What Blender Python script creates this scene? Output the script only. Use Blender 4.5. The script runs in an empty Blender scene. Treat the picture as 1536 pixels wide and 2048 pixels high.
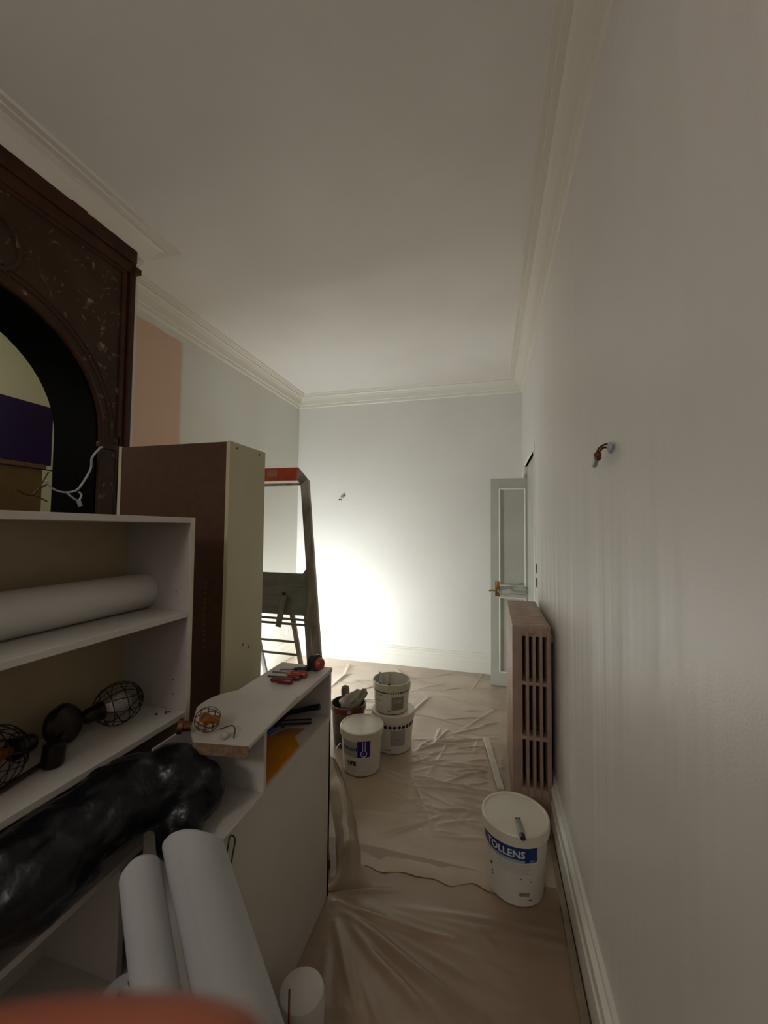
import bpy, bmesh, math, random
from mathutils import Vector, Matrix, noise
random.seed(7)
SC = bpy.context.scene
COL = SC.collection
PI = math.pi

# ------------------------------------------------------------------ camera
cam_d = bpy.data.cameras.new('camera')
cam = bpy.data.objects.new('camera', cam_d)
COL.objects.link(cam)
CR = Vector((0.96558413, 0.25991831, 0.00947419))
CU = Vector((0.00183485, -0.04323287, 0.99906334))
CF = Vector((-0.26008445, 0.96466232, 0.04222188))
CP = Vector((0, 0, 1.5))
cam.matrix_world = Matrix(((CR.x, CU.x, -CF.x, CP.x), (CR.y, CU.y, -CF.y, CP.y), (CR.z, CU.z, -CF.z, CP.z), (0, 0, 0, 1)))
cam_d.sensor_fit = 'VERTICAL'
cam_d.sensor_height = 36
cam_d.lens = 788.28 / 2048 * 36
cam_d.clip_start = 0.005
cam_d.dof.use_dof = True
cam_d.dof.focus_distance = 2.6
cam_d.dof.aperture_fstop = 5.0
SC.camera = cam

# ------------------------------------------------------------------ world, lights, exposure
w = bpy.data.worlds.new('world')
SC.world = w
w.use_nodes = True
w.node_tree.nodes['Background'].inputs[0].default_value = (0.01, 0.012, 0.016, 1)
w.node_tree.nodes['Background'].inputs[1].default_value = 1.0
SC.view_settings.view_transform = 'Standard'
SC.view_settings.look = 'None'
SC.view_settings.exposure = 0.5
SC.view_settings.gamma = 1
SC.view_settings.use_curve_mapping = False


def area(name, loc, target, sx, sy, power, color, spread=PI):
    d = bpy.data.lights.new(name, 'AREA')
    d.shape = 'RECTANGLE'
    d.size = sx
    d.size_y = sy
    d.energy = power
    d.color = color
    d.spread = spread
    o = bpy.data.objects.new(name, d)
    COL.objects.link(o)
    o.location = loc
    o.rotation_euler = (Vector(target) - Vector(loc)).to_track_quat('-Z', 'Y').to_euler()
    return o


# work lamp on the floor, facing the far wall
WL = Vector((-2.07, 2.93, 0.28))
WT = Vector((-1.92, 4.32, 0.60))
area('worklight_beam', WL, WT, 0.26, 0.18, 28, (0.93, 0.98, 1.0))
# unseen fill light added behind the camera to lift ceiling and near objects
pd = bpy.data.lights.new('rear_fill_light', 'POINT')
pd.energy = 21
pd.color = (1.0, 0.97, 0.93)
pd.shadow_soft_size = 0.18
po = bpy.data.objects.new('rear_fill_light', pd)
COL.objects.link(po)
po.location = (-0.75, -1.3, 2.35)
# unseen light added beyond the arch to brighten the cream wall there
area('adjoining_fill_light', (-2.75, 0.6, 2.9), (-2.9, 1.0, 1.5), 0.5, 0.5, 7, (1.0, 0.97, 0.82))


# ------------------------------------------------------------------ materials
def lin(c):
    return tuple((v / 255 / 12.92 if v / 255 <= .04045 else ((v / 255 + .055) / 1.055) ** 2.4) for v in c)


MATS = {}


def mat(name, rgb, rough=0.5, metal=0.0, rgb2=None, nscale=4.0, namount=1.0, bump=0.0, bscale=200.0, coat=0.0,
        trans=0.0, spec=0.5, alpha=1.0, stretch=(1, 1, 1), detail=4.0, bdist=0.002, emit=0.0, ramp=(0.35, 0.65), lo=None):
    """rgb are reflectances 0..255 sRGB"""
    m = bpy.data.materials.new(name)
    m.use_nodes = True
    nt = m.node_tree
    b = nt.nodes['Principled BSDF']
    b.inputs['Roughness'].default_value = rough
    b.inputs['Metallic'].default_value = metal
    b.inputs['Coat Weight'].default_value = coat
    b.inputs['Transmission Weight'].default_value = trans
    b.inputs['Specular IOR Level'].default_value = spec
    b.inputs['Alpha'].default_value = alpha
    c1 = lin(rgb) + (1,)
    b.inputs['Base Color'].default_value = c1
    if emit:
        b.inputs['Emission Color'].default_value = c1
        b.inputs['Emission Strength'].default_value = emit
    tc = nt.nodes.new('ShaderNodeTexCoord')
    mp = nt.nodes.new('ShaderNodeMapping')
    mp.inputs['Scale'].default_value = stretch
    nt.links.new(tc.outputs['Object'], mp.inputs[0])
    if rgb2:
        n = nt.nodes.new('ShaderNodeTexNoise')
        n.inputs['Scale'].default_value = nscale
        n.inputs['Detail'].default_value = detail
        nt.links.new(mp.outputs[0], n.inputs['Vector'])
        r = nt.nodes.new('ShaderNodeValToRGB')
        r.color_ramp.elements[0].position = ramp[0]
        r.color_ramp.elements[1].position = ramp[1]
        r.color_ramp.elements[0].color = c1
        r.color_ramp.elements[1].color = lin(rgb2) + (1,)
        nt.links.new(n.outputs[0], r.inputs[0])
        nt.links.new(r.outputs[0], b.inputs['Base Color'])
    if bump:
        n2 = nt.nodes.new('ShaderNodeTexNoise')
        n2.inputs['Scale'].default_value = bscale
        n2.inputs['Detail'].default_value = 3
        nt.links.new(mp.outputs[0], n2.inputs['Vector'])
        bp = nt.nodes.new('ShaderNodeBump')
        bp.inputs['Strength'].default_value = bump
        bp.inputs['Distance'].default_value = bdist
        nt.links.new(n2.outputs[0], bp.inputs['Height'])
        nt.links.new(bp.outputs[0], b.inputs['Normal'])
    MATS[name] = m
    return m


def wall_mat(name, rgb, rgb2, rough, pink=False, streak=0.0):
    """painted plaster: orange-peel grain, roller streaks, an optional unpainted pink patch"""
    m = bpy.data.materials.new(name)
    m.use_nodes = True
    nt = m.node_tree
    L = nt.links.new
    b = nt.nodes['Principled BSDF']
    b.inputs['Roughness'].default_value = rough
    g = nt.nodes.new('ShaderNodeNewGeometry')
    n = nt.nodes.new('ShaderNodeTexNoise')
    n.inputs['Scale'].default_value = 1.1
    n.inputs['Detail'].default_value = 5
    L(g.outputs['Position'], n.inputs['Vector'])
    r = nt.nodes.new('ShaderNodeValToRGB')
    r.color_ramp.elements[0].position = .4
    r.color_ramp.elements[1].position = .6
    r.color_ramp.elements[0].color = lin(rgb) + (1,)
    r.color_ramp.elements[1].color = lin(rgb2) + (1,)
    L(n.outputs[0], r.inputs[0])
    out = r.outputs[0]
    if pink:
        sep = nt.nodes.new('ShaderNodeSeparateXYZ')
        L(g.outputs['Position'], sep.inputs[0])
        n3 = nt.nodes.new('ShaderNodeTexNoise')
        n3.inputs['Scale'].default_value = 9
        L(g.outputs['Position'], n3.inputs['Vector'])

        def less(sock, thr, soft, inv=False):
            ad = nt.nodes.new('ShaderNodeMath')
            ad.operation = 'MULTIPLY_ADD'
            L(n3.outputs[0], ad.inputs[0])
            ad.inputs[1].default_value = 0.02
            L(sock, ad.inputs[2])
            mr = nt.nodes.new('ShaderNodeMapRange')
            mr.inputs[1].default_value = thr
            mr.inputs[2].default_value = thr + soft
            mr.inputs[3].default_value = 1
            mr.inputs[4].default_value = 0
            L(ad.outputs[0], mr.inputs[0])
            return mr.outputs[0]
        a1 = less(sep.outputs[1], 2.42, .03)
        a2 = less(sep.outputs[2], 2.895, .012)
        mu = nt.nodes.new('ShaderNodeMath')
        mu.operation = 'MULTIPLY'
        L(a1, mu.inputs[0])
        L(a2, mu.inputs[1])
        mx = nt.nodes.new('ShaderNodeMix')
        mx.data_type = 'RGBA'
        L(mu.outputs[0], mx.inputs[0])
        L(out, mx.inputs[6])
        mx.inputs[7].default_value = lin((206, 172, 147)) + (1,)
        out = mx.outputs[2]
    L(out, b.inputs['Base Color'])
    n2 = nt.nodes.new('ShaderNodeTexNoise')
    n2.inputs['Scale'].default_value = 190
    n2.inputs['Detail'].default_value = 2
    L(g.outputs['Position'], n2.inputs['Vector'])
    bp = nt.nodes.new('ShaderNodeBump')
    bp.inputs['Strength'].default_value = .35
    bp.inputs['Distance'].default_value = .0012
    L(n2.outputs[0], bp.inputs['Height'])
    last = bp
    if streak:
        mp = nt.nodes.new('ShaderNodeMapping')
        mp.inputs['Scale'].default_value = (1, 1, .04)
        L(g.outputs['Position'], mp.inputs[0])
        n4 = nt.nodes.new('ShaderNodeTexNoise')
        n4.inputs['Scale'].default_value = 6
        n4.inputs['Detail'].default_value = 2
        L(mp.outputs[0], n4.inputs['Vector'])
        b2 = nt.nodes.new('ShaderNodeBump')
        b2.inputs['Strength'].default_value = streak
        b2.inputs['Distance'].default_value = .016
        L(n4.outputs[0], b2.inputs['Height'])
        L(bp.outputs[0], b2.inputs['Normal'])
        last = b2
    L(last.outputs[0], b.inputs['Normal'])
    MATS[name] = m
    return m


wall_mat('wall_white', (220, 217, 212), (214, 211, 205), .33, streak=.9)
wall_mat('far_wall_white', (224, 222, 216), (220, 217, 211), .5)
wall_mat('left_wall_paint', (218, 217, 207), (212, 210, 199), .5, pink=True)
wall_mat('ceiling_paint', (224, 221, 214), (218, 214, 206), .7)
wall_mat('adjoining_wall', (214, 214, 186), (206, 206, 178), .6)
mat('moulding_white', (222, 219, 208), .45, bump=.15, bscale=90)
mat('moulding_warm', (214, 207, 194), .5, bump=.15, bscale=90)
mat('floor_boards', (92, 62, 42), .5, rgb2=(70, 46, 30), nscale=3, stretch=(8, 1, 1))
mat('dark_void', (20, 18, 16), .8, rgb2=(14, 12, 11))
mat('marble', (42, 25, 13), .5, rgb2=(50, 32, 20), nscale=6, bump=.1, bscale=40, spec=.22)
mat('marble_trim', (52, 27, 13), .5, rgb2=(64, 36, 20), nscale=10, spec=.22)
mat('shaded_reveal', (4, 4, 4), .9, rgb2=(8, 6, 5), nscale=5, spec=.08)  # near-black: the unlit shade of the marble reveal put into its colour
mat('melamine_white', (196, 190, 182), .42, rgb2=(186, 180, 171), nscale=2.5)
mat('melamine_edge', (206, 199, 182), .5, rgb2=(190, 180, 160), nscale=8)
mat('melamine_inner', (178, 170, 166), .45, rgb2=(168, 158, 150), nscale=3)
mat('backing_beige', (168, 150, 120), .6, rgb2=(154, 136, 108), nscale=3)
mat('hardboard', (72, 41, 20), .6, rgb2=(64, 36, 17), nscale=25, bump=.1, bscale=300)
mat('print_faint', (90, 54, 30), .6, rgb2=(92, 52, 28), nscale=40)
mat('cream_side', (190, 183, 150), .4, rgb2=(182, 174, 140), nscale=2)
mat('chipboard', (130, 104, 82), .8, rgb2=(104, 80, 62), nscale=90, bump=.4, bscale=200)
mat('paper_white', (206, 202, 196), .6, rgb2=(196, 192, 188), nscale=2)
mat('foam_white', (190, 190, 190), .65, rgb2=(180, 180, 182), nscale=3, bump=.1, bscale=150)
mat('bag_black', (6, 7, 14), .36, rgb2=(4, 5, 9), nscale=6, bump=.55, bscale=20, bdist=.016, coat=.05, spec=.35)
mat('metal_dark', (30, 22, 17), .4, metal=.6, rgb2=(44, 30, 20), nscale=30)
mat('copper_wire', (120, 80, 50), .35, metal=.8, rgb2=(90, 58, 36), nscale=30)
mat('amber_glass', (190, 120, 50), .08, trans=.75, rgb2=(170, 100, 40), nscale=5)
mat('clear_glass', (235, 232, 228), .08, trans=.8, rgb2=(225, 222, 218), nscale=5)
mat('aluminium', (176, 168, 158), .5, metal=.3, rgb2=(126, 116, 106), nscale=14, bump=.2, bscale=60, stretch=(1, 1, .3))
mat('platform_grey', (128, 134, 132), .5, rgb2=(156, 154, 148), nscale=7, bump=.15, bscale=60, metal=.2)
mat('orange_plastic', (196, 82, 34), .4, rgb2=(172, 66, 26), nscale=12)
mat('worn_grey', (150, 140, 130), .6, rgb2=(190, 90, 50), nscale=18)
mat('bucket_white', (212, 208, 196), .35, rgb2=(206, 201, 188), nscale=3)
mat('bucket_lid', (220, 214, 198), .38, rgb2=(210, 203, 186), nscale=4)
mat('bucket_inner', (200, 198, 172), .4, rgb2=(190, 188, 160), nscale=5)
mat('bucket_grey', (96, 86, 74), .45, rgb2=(62, 55, 48), nscale=6)
mat('red_rim', (112, 44, 36), .4, rgb2=(92, 34, 28), nscale=8)
mat('label_blue', (12, 34, 92), .35, rgb2=(18, 58, 118), nscale=4)
mat('label_royal', (14, 18, 120), .35, rgb2=(22, 24, 140), nscale=6)
mat('label_pale', (130, 150, 176), .4, rgb2=(160, 172, 188), nscale=9)
mat('label_grey', (150, 148, 150), .45, rgb2=(160, 158, 158), nscale=9)
mat('label_sage', (128, 124, 104), .45, rgb2=(140, 136, 116), nscale=9)
mat('ink_black', (14, 13, 14), .45, rgb2=(22, 20, 22), nscale=30)
mat('ink_white', (226, 224, 222), .45, rgb2=(216, 214, 212), nscale=30)
mat('radiator_paint', (172, 146, 130), .42, rgb2=(156, 130, 116), nscale=7, bump=.25, bscale=55)
mat('door_paint', (182, 183, 173), .4, rgb2=(173, 174, 163), nscale=3)
mat('brass', (170, 140, 84), .3, metal=.9, rgb2=(130, 104, 62), nscale=20)
mat('cloth_grey', (168, 160, 146), .85, rgb2=(136, 128, 116), nscale=6, bump=.4, bscale=60)
mat('roller_pile', (128, 118, 94), .95, rgb2=(100, 94, 80), nscale=20, bump=.6, bscale=140)
mat('black_plastic', (16, 16, 17), .35, rgb2=(24, 24, 25), nscale=12)
mat('red_handle', (112, 20, 24), .35, rgb2=(90, 14, 18), nscale=12)
mat('orange_handle', (170, 64, 30), .35, rgb2=(120, 40, 22), nscale=16)
mat('wood_tan', (176, 122, 70), .5, rgb2=(150, 98, 54), nscale=12)
mat('steel', (140, 138, 136), .3, metal=.9, rgb2=(110, 106, 102), nscale=20)
mat('yellow_card', (206, 136, 22), .5, rgb2=(190, 116, 12), nscale=4)
mat('blue_plastic', (24, 74, 150), .4, rgb2=(20, 60, 130), nscale=9)
mat('wood_white', (206, 200, 184), .55, rgb2=(192, 184, 166), nscale=14)
mat('wood_dark', (88, 50, 32), .6, rgb2=(70, 38, 24), nscale=12)
mat('cable_white', (168, 164, 166), .5, rgb2=(150, 146, 148), nscale=20)
mat('cable_black', (12, 12, 12), .5, rgb2=(18, 18, 18), nscale=20)
mat('purple_paint', (34, 14, 92), .5, rgb2=(28, 10, 78), nscale=3)
mat('beige_board', (128, 108, 72), .6, rgb2=(118, 98, 62), nscale=3)
mat('skin', (152, 86, 62), .6, rgb2=(142, 78, 56), nscale=30, bump=.2, bscale=600)
mat('nail', (214, 150, 130), .3, rgb2=(208, 144, 124), nscale=20)
mat('stain_brown', (82, 50, 24), .7, rgb2=(110, 76, 40), nscale=30)
mat('tape_strip', (150, 138, 116), .5, rgb2=(128, 114, 94), nscale=10)
mat('terminal_clear', (170, 176, 186), .25, rgb2=(150, 158, 170), nscale=20)
mat('lamp_glow', (255, 250, 240), .5, emit=6)


def sheet_mat(name, c1, c2, rough):
    m = mat(name, c1, rough, rgb2=c2, nscale=2.2, coat=.4, bump=.25, bscale=14, bdist=.006, stretch=(1, 2.2, 1))
    m.node_tree.nodes['Principled BSDF'].inputs['Coat Roughness'].default_value = .22
    return m


sheet_mat('sheet_far', (186, 168, 148), (172, 154, 132), .42)
sheet_mat('sheet_near', (150, 128, 106), (134, 112, 90), .45)
sheet_mat('sheet_mid', (174, 154, 131), (162, 140, 118), .42)
sheet_mat('film_roll', (160, 144, 120), (140, 124, 100), .6)
MATS['film_roll'].node_tree.nodes['Principled BSDF'].inputs['Coat Weight'].default_value = .08


# ------------------------------------------------------------------ helpers
ORIG = {}


def thing(name, label, cat, loc=(0, 0, 0), group=None):
    o = bpy.data.objects.new(name, None)
    o.empty_display_size = .05
    COL.objects.link(o)
    o.location = loc
    ORIG[o.name] = Vector(loc)
    o['label'] = label
    o['category'] = cat
    if group:
        o['group'] = group
    return o


def tag(o, label, cat, group=None):
    o['label'] = label
    o['category'] = cat
    if group:
        o['group'] = group
    return o


def obj(name, bm, m, parent=None, smooth=False, mods=None, keep=False):
    """link a bmesh given in world coordinates as one object with its origin at its base"""
    bmesh.ops.recalc_face_normals(bm, faces=bm.faces)
    xs = [v.co for v in bm.verts]
    mn = Vector((min(c.x for c in xs), min(c.y for c in xs), min(c.z for c in xs)))
    mx = Vector((max(c.x for c in xs), max(c.y for c in xs), max(c.z for c in xs)))
    o0 = Vector(((mn.x + mx.x) / 2, (mn.y + mx.y) / 2, mn.z))
    for v in bm.verts:
        v.co -= o0
    me = bpy.data.meshes.new(name)
    bm.to_mesh(me)
    bm.free()
    if isinstance(m, str):
        m = MATS[m]
    me.materials.append(m)
    if smooth:
        for p in me.polygons:
            p.use_smooth = True
        me.set_sharp_from_angle(angle=math.radians(38))
    o = bpy.data.objects.new(name, me)
    COL.objects.link(o)
    if parent:
        o.parent = parent
        o.location = o0 - ORIG[parent.name]
    else:
        o.location = o0
    ORIG[o.name] = o0
    return o


def struct(name, bm, m, parent=None, smooth=False):
    o = obj(name, bm, m, parent, smooth)
    if not parent:
        o['kind'] = 'structure'
    return o


def B():
    return bmesh.new()


def box(bm, x0, x1, y0, y1, z0, z1, bev=0.0, seg=2, mtx=None):
    t = bmesh.new()
    bmesh.ops.create_cube(t, size=1)
    for v in t.verts:
        v.co = Vector(((x0 + x1) / 2 + v.co.x * (x1 - x0), (y0 + y1) / 2 + v.co.y * (y1 - y0), (z0 + z1) / 2 + v.co.z * (z1 - z0)))
    if bev:
        bmesh.ops.bevel(t, geom=t.edges[:], offset=bev, segments=seg, profile=.5, affect='EDGES')
    if mtx:
        t.transform(mtx)
    add(bm, t)
    return bm


def add(bm, t):
    me = bpy.data.meshes.new('tmp')
    t.to_mesh(me)
    t.free()
    bm.from_mesh(me)
    bpy.data.meshes.remove(me)


def bar(bm, p0, p1, w, d, up=(0, 0, 1), bev=.002):
    """rectangular bar from p0 to p1; w across, d along `up`"""
    p0, p1 = Vector(p0), Vector(p1)
    ax = (p1 - p0).normalized()
    up = Vector(up)
    s = ax.cross(up).normalized()
    u = s.cross(ax)
    L = (p1 - p0).length
    M = Matrix(((s.x, ax.x, u.x, p0.x), (s.y, ax.y, u.y, p0.y), (s.z, ax.z, u.z, p0.z), (0, 0, 0, 1)))
    box(bm, -w / 2, w / 2, 0, L, -d / 2, d / 2, bev, 1, M)
    return bm


def tube(bm, pts, r, n=10, closed=False, caps=True):
    pts = [Vector(p) for p in pts]
    N = len(pts)
    rs = r if isinstance(r, (list, tuple)) else [r] * N
    rings = []
    prev = None
    for i, p in enumerate(pts):
        a = pts[(i - 1) % N] if (i > 0 or closed) else p
        b = pts[(i + 1) % N] if (i < N - 1 or closed) else p
        t = (b - a).normalized()
        if prev is None:
            u = t.orthogonal().normalized()
        else:
            u = (prev - t * prev.dot(t))
            u = u.normalized() if u.length > 1e-6 else t.orthogonal().normalized()
        prev = u
        v = t.cross(u)
        rings.append([bm.verts.new(p + (u * math.cos(2 * PI * k / n) + v * math.sin(2 * PI * k / n)) * rs[i]) for k in range(n)])
    rng = range(N if closed else N - 1)
    for i in rng:
        A, Bq = rings[i], rings[(i + 1) % N]
        for k in range(n):
            bm.faces.new((A[k], A[(k + 1) % n], Bq[(k + 1) % n], Bq[k]))
    if caps and not closed:
        bm.faces.new(rings[0][::-1])
        bm.faces.new(rings[-1])
    return bm


def spline(pts, k=8):
    pts = [Vector(p) for p in pts]
    out = []
    for i in range(len(pts) - 1):
        p0 = pts[max(i - 1, 0)]
        p1, p2 = pts[i], pts[i + 1]
        p3 = pts[min(i + 2, len(pts) - 1)]
        for j in range(k):
            t = j / k
            out.append(.5 * ((2 * p1) + (-p0 + p2) * t + (2 * p0 - 5 * p1 + 4 * p2 - p3) * t * t + (-p0 + 3 * p1 - 3 * p2 + p3) * t ** 3))
    out.append(pts[-1])
    return out


def lathe(bm, prof, n=48, c=(0, 0, 0), M=None, closed_ends=True):
    """prof: list of (r, z)"""
    c = Vector(c)
    rings = []
    for r, z in prof:
        if r < 1e-6:
            p = Vector((0, 0, z))
            rings.append([bm.verts.new((M @ p if M else p) + c)])
        else:
            ring = []
            for k in range(n):
                p = Vector((r * math.cos(2 * PI * k / n), r * math.sin(2 * PI * k / n), z))
                ring.append(bm.verts.new((M @ p if M else p) + c))
            rings.append(ring)
    for A, Bq in zip(rings, rings[1:]):
        for k in range(n):
            k2 = (k + 1) % n
            if len(A) == 1 and len(Bq) == 1:
                continue
            if len(A) == 1:
                bm.faces.new((A[0], Bq[k2], Bq[k]))
            elif len(Bq) == 1:
                bm.faces.new((A[k], A[k2], Bq[0]))
            else:
                bm.faces.new((A[k], A[k2], Bq[k2], Bq[k]))
    return bm


def align(axis):
    return Vector((0, 0, 1)).rotation_difference(Vector(axis).normalized()).to_matrix()


def ball(bm, c, r, sub=3, sc=(1, 1, 1), M=None, jitter=0.0, js=8, seed=0):
    t = bmesh.new()
    bmesh.ops.create_icosphere(t, subdivisions=sub, radius=1)
    for v in t.verts:
        p = Vector((v.co.x * sc[0], v.co.y * sc[1], v.co.z * sc[2])) * r
        if jitter:
            p *= 1 + jitter * noise.noise(v.co * js + Vector((seed, seed * 2, 0)))
        if M:
            p = M @ p
        v.co = p + Vector(c)
    add(bm, t)
    return bm


def prism(bm, poly, lo, hi, fn):
    """poly: 2-D loop, extruded from lo to hi; fn(u, v, w) -> world point"""
    a = [bm.verts.new(fn(u, v, lo)) for u, v in poly]
    b = [bm.verts.new(fn(u, v, hi)) for u, v in poly]
    n = len(poly)
    bm.faces.new(a)
    bm.faces.new(b[::-1])
    for i in range(n):
        bm.faces.new((a[i], b[i], b[(i + 1) % n], a[(i + 1) % n]))
    return bm


def holed(bm, outer, inner, x0, x1, inner_side=True):
    """plate in the y-z plane between x0 and x1 with a hole"""
    for x in (x0, x1):
        vo = [bm.verts.new((x, y, z)) for y, z in outer]
        vi = [bm.verts.new((x, y, z)) for y, z in inner]
        es = [bm.edges.new((v[i], v[(i + 1) % len(v)])) for v in (vo, vi) for i in range(len(v))]
        bmesh.ops.triangle_fill(bm, edges=es, use_beauty=True)
    for loop, on in ((outer, True), (inner, inner_side)):
        if on:
            a = [bm.verts.new((x0, y, z)) for y, z in loop]
            b = [bm.verts.new((x1, y, z)) for y, z in loop]
            for i in range(len(loop)):
                j = (i + 1) % len(loop)
                bm.faces.new((a[i], a[j], b[j], b[i]))
    bmesh.ops.remove_doubles(bm, verts=bm.verts, dist=1e-5)
    return bm


def arch(yc, zc, r, zb, n=32):
    pts = [(yc + r, zb)]
    for k in range(n + 1):
        a = PI * k / n
        pts.append((yc + r * math.cos(a), zc + r * math.sin(a)))
    pts.append((yc - r, zb))
    return pts


def text_bm(s, size, fn, bold=0.0):
    """flat lettering; fn maps (x, y) of the text plane to a world point"""
    cu = bpy.data.curves.new('t', 'FONT')
    cu.body = s
    cu.size = size
    cu.offset = bold
    cu.align_x = 'CENTER'
    cu.align_y = 'CENTER'
    cu.resolution_u = 2
    o = bpy.data.objects.new('t', cu)
    COL.objects.link(o)
    dg = bpy.context.evaluated_depsgraph_get()
    me = bpy.data.meshes.new_from_object(o.evaluated_get(dg))
    bpy.data.objects.remove(o)
    bm = bmesh.new()
    bm.from_mesh(me)
    bpy.data.meshes.remove(me)
    bmesh.ops.triangulate(bm, faces=bm.faces)
    bmesh.ops.subdivide_edges(bm, edges=[e for e in bm.edges if e.calc_length() > size * .35], cuts=1)
    for v in bm.verts:
        v.co = Vector(fn(v.co.x, v.co.y))
    return bm


# ------------------------------------------------------------------ setting
RX, LX, FY, NY, CH = 0.326, -2.244, 4.317, -2.6, 3.1
AY, AZ, AR = 0.99, 1.95, 0.505       # arch centre and radius

bm = B(); box(bm, -3.5, 1.2, NY - .1, FY + .1, -.1, 0); struct('floor', bm, 'floor_boards')
bm = B(); box(bm, -3.5, 1.2, NY - .1, FY + .1, CH, CH + .1); struct('ceiling', bm, 'ceiling_paint')
bm = B(); box(bm, LX - .1, RX + .12, FY, FY + .1, 0, CH); struct('wall_far', bm, 'far_wall_white')
bm = B(); box(bm, -3.5, RX + .12, NY - .1, NY, 0, CH); struct('wall_near', bm, 'wall_white')
DY0, DY1, DZ = 3.22, 4.035, 2.115
bm = B()
box(bm, RX, RX + .12, NY, DY0, 0, CH)
box(bm, RX, RX + .12, DY0, DY1, DZ, CH)
box(bm, RX, RX + .12, DY1, FY, 0, CH)
struct('wall_right', bm, 'wall_white')
bm = B()
box(bm, LX - .1, LX, 1.66, FY, 0, CH)
box(bm, LX - .1, LX, NY, .32, 0, CH)
struct('wall_left', bm, 'left_wall_paint')
bm = B()
holed(bm, [(.28, 0), (1.70, 0), (1.70, CH), (.28, CH)], arch(AY, AZ, AR + .01, 1.1), -2.14, -1.885)
box(bm, -2.25, -2.14, 1.66, 1.70, 0, CH)
box(bm, -2.25, -2.14, .28, .32, 0, CH)
struct('wall_chimney_breast', bm, 'wall_white')
# closed leaf filling the rest of the doorway
bm = B()
box(bm, RX + .02, RX + .06, DY0, DY1 - .013, 0, DZ)
struct('door_2', bm, 'door_paint')
# adjoining room seen through the arch
bm = B()
box(bm, -3.4, -3.3, NY, FY, 0, CH)
box(bm, -3.3, -2.34, 2.6, 2.7, 0, CH)
struct('wall_adjoining', bm, 'adjoining_wall')


def cornice_profile(s):
    # (distance from the wall, z)
    return [(0, 2.945), (.010 * s, 2.952), (.016 * s, 2.968), (.016 * s, 2.98), (.030 * s, 2.985), (.034 * s, 3.0), (.045 * s, 3.03), (.066 * s, 3.058),
            (.082 * s, 3.068), (.082 * s, 3.079), (.106 * s, 3.081), (.110 * s, 3.088), (.134 * s, 3.089), (.140 * s, 3.1), (0, 3.1)]


def cornice(name, fn, lo, hi, s, m='moulding_warm'):
    bm = B()
    prism(bm, cornice_profile(s), lo, hi, fn)
    return struct(name, bm, m, smooth=False)


cornice('trim_1', lambda d, z, t: (RX - d, t, z), NY, FY, 1.0)
cornice('trim_2', lambda d, z, t: (t, FY - d, z), LX, RX, .62, 'moulding_white')
cornice('trim_3', lambda d, z, t: (LX + d, t, z), 1.70, FY, .8)
cornice('trim_4', lambda d, z, t: (-1.885 + d, t, z), .14, 1.70, 1.1)
# return of the chimney-breast cornice with its mitre and curled end
bm = B()
pr = cornice_profile(1.1)
a = [bm.verts.new((-1.885, 1.70, z)) for d, z in pr]
b = [bm.verts.new((-1.885 + d, 1.70, z)) for d, z in pr]
c = [bm.verts.new((-1.885 + d, 1.70 + d, z)) for d, z in pr]
e = [bm.verts.new((-1.90, 1.70 + d, z)) for d, z in pr]
f = [bm.verts.new((LX, 1.70 + d, z)) for d, z in pr]
for i in range(len(pr) - 1):
    bm.faces.new((b[i], b[i + 1], c[i + 1], c[i]))
    bm.faces.new((c[i], c[i + 1], e[i + 1], e[i]))
    bm.faces.new((e[i], e[i + 1], f[i + 1], f[i]))
bmesh.ops.remove_doubles(bm, verts=bm.verts, dist=1e-5)
struct('trim_5', bm, 'moulding_warm')


def base_prof(t):
    return [(0, 0), (t, 0), (t, .112), (t * .8, .118), (t * .8, .15), (t * .95, .155), (t * .95, .178), (t * .5, .19), (t * .4, .202), (0, .206)]


bm = B(); prism(bm, base_prof(.022), LX, RX, lambda d, z, t: (t, FY - d, z)); struct('baseboard_far', bm, 'moulding_white')
bm = B(); prism(bm, base_prof(.022), 1.70, FY, lambda d, z, t: (LX + d, t, z)); struct('baseboard_left', bm, 'moulding_white')
bm = B(); prism(bm, base_prof(.030), NY, DY0 - .06, lambda d, z, t: (RX - d, t, z)); struct('baseboard_right', bm, 'moulding_white')

# door opening casing and the open leaf of the double door
bm = B()
box(bm, RX - .004, RX + .12, DY0 - .06, DY0, 0, DZ, .002, 1)
box(bm, RX - .004, RX + .12, DY1 - .012, DY1 + .03, 0, DZ, .002, 1)
box(bm, RX - .004, RX + .12, DY0 - .06, DY1 + .03, DZ, DZ + .055, .002, 1)
struct('trim_6', bm, 'moulding_white')
door = bpy.data.objects.new('door_1', None)
COL.objects.link(door)
door.location = (.19, 4.01, 0)
ORIG['door_1'] = Vector((.19, 4.01, 0))
door['kind'] = 'structure'
X0, X1, Y0, Y1 = .004, .40, 3.992, 4.026
bm = B()
for (x0, x1, z0, z1) in ((X0, X0 + .085, .012, 2.0), (X1 - .075, X1, .012, 2.0), (X0 + .085, X1 - .075, 1.90, 2.0), (X0 + .085, X1 - .075, .85, .965), (X0 + .085, X1 - .075, .012, .14)):
    box(bm, x0, x1, Y0, Y1, z0, z1, .001, 1)
obj('door_frame', bm, 'door_paint', door)
for z0, z1 in ((.965, 1.90), (.14, .85)):
    bm = B()
    box(bm, X0 + .08, X1 - .07, Y0 + .014, Y1 - .008, z0 - .004, z1 + .004)
    obj('door_panel', bm, 'door_paint', door)
    bm = B()
    xa, xb = X0 + .085, X1 - .075
    for p, q in (((xa, z0), (xa, z1)), ((xb, z0), (xb, z1)), ((xa, z0), (xb, z0)), ((xa, z1), (xb, z1))):
        tube(bm, [(p[0], Y0 + .004, p[1]), (q[0], Y0 + .004, q[1])], .009, 8)
    obj('panel_moulding', bm, 'moulding_white', door, smooth=True)
bm = B()
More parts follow.
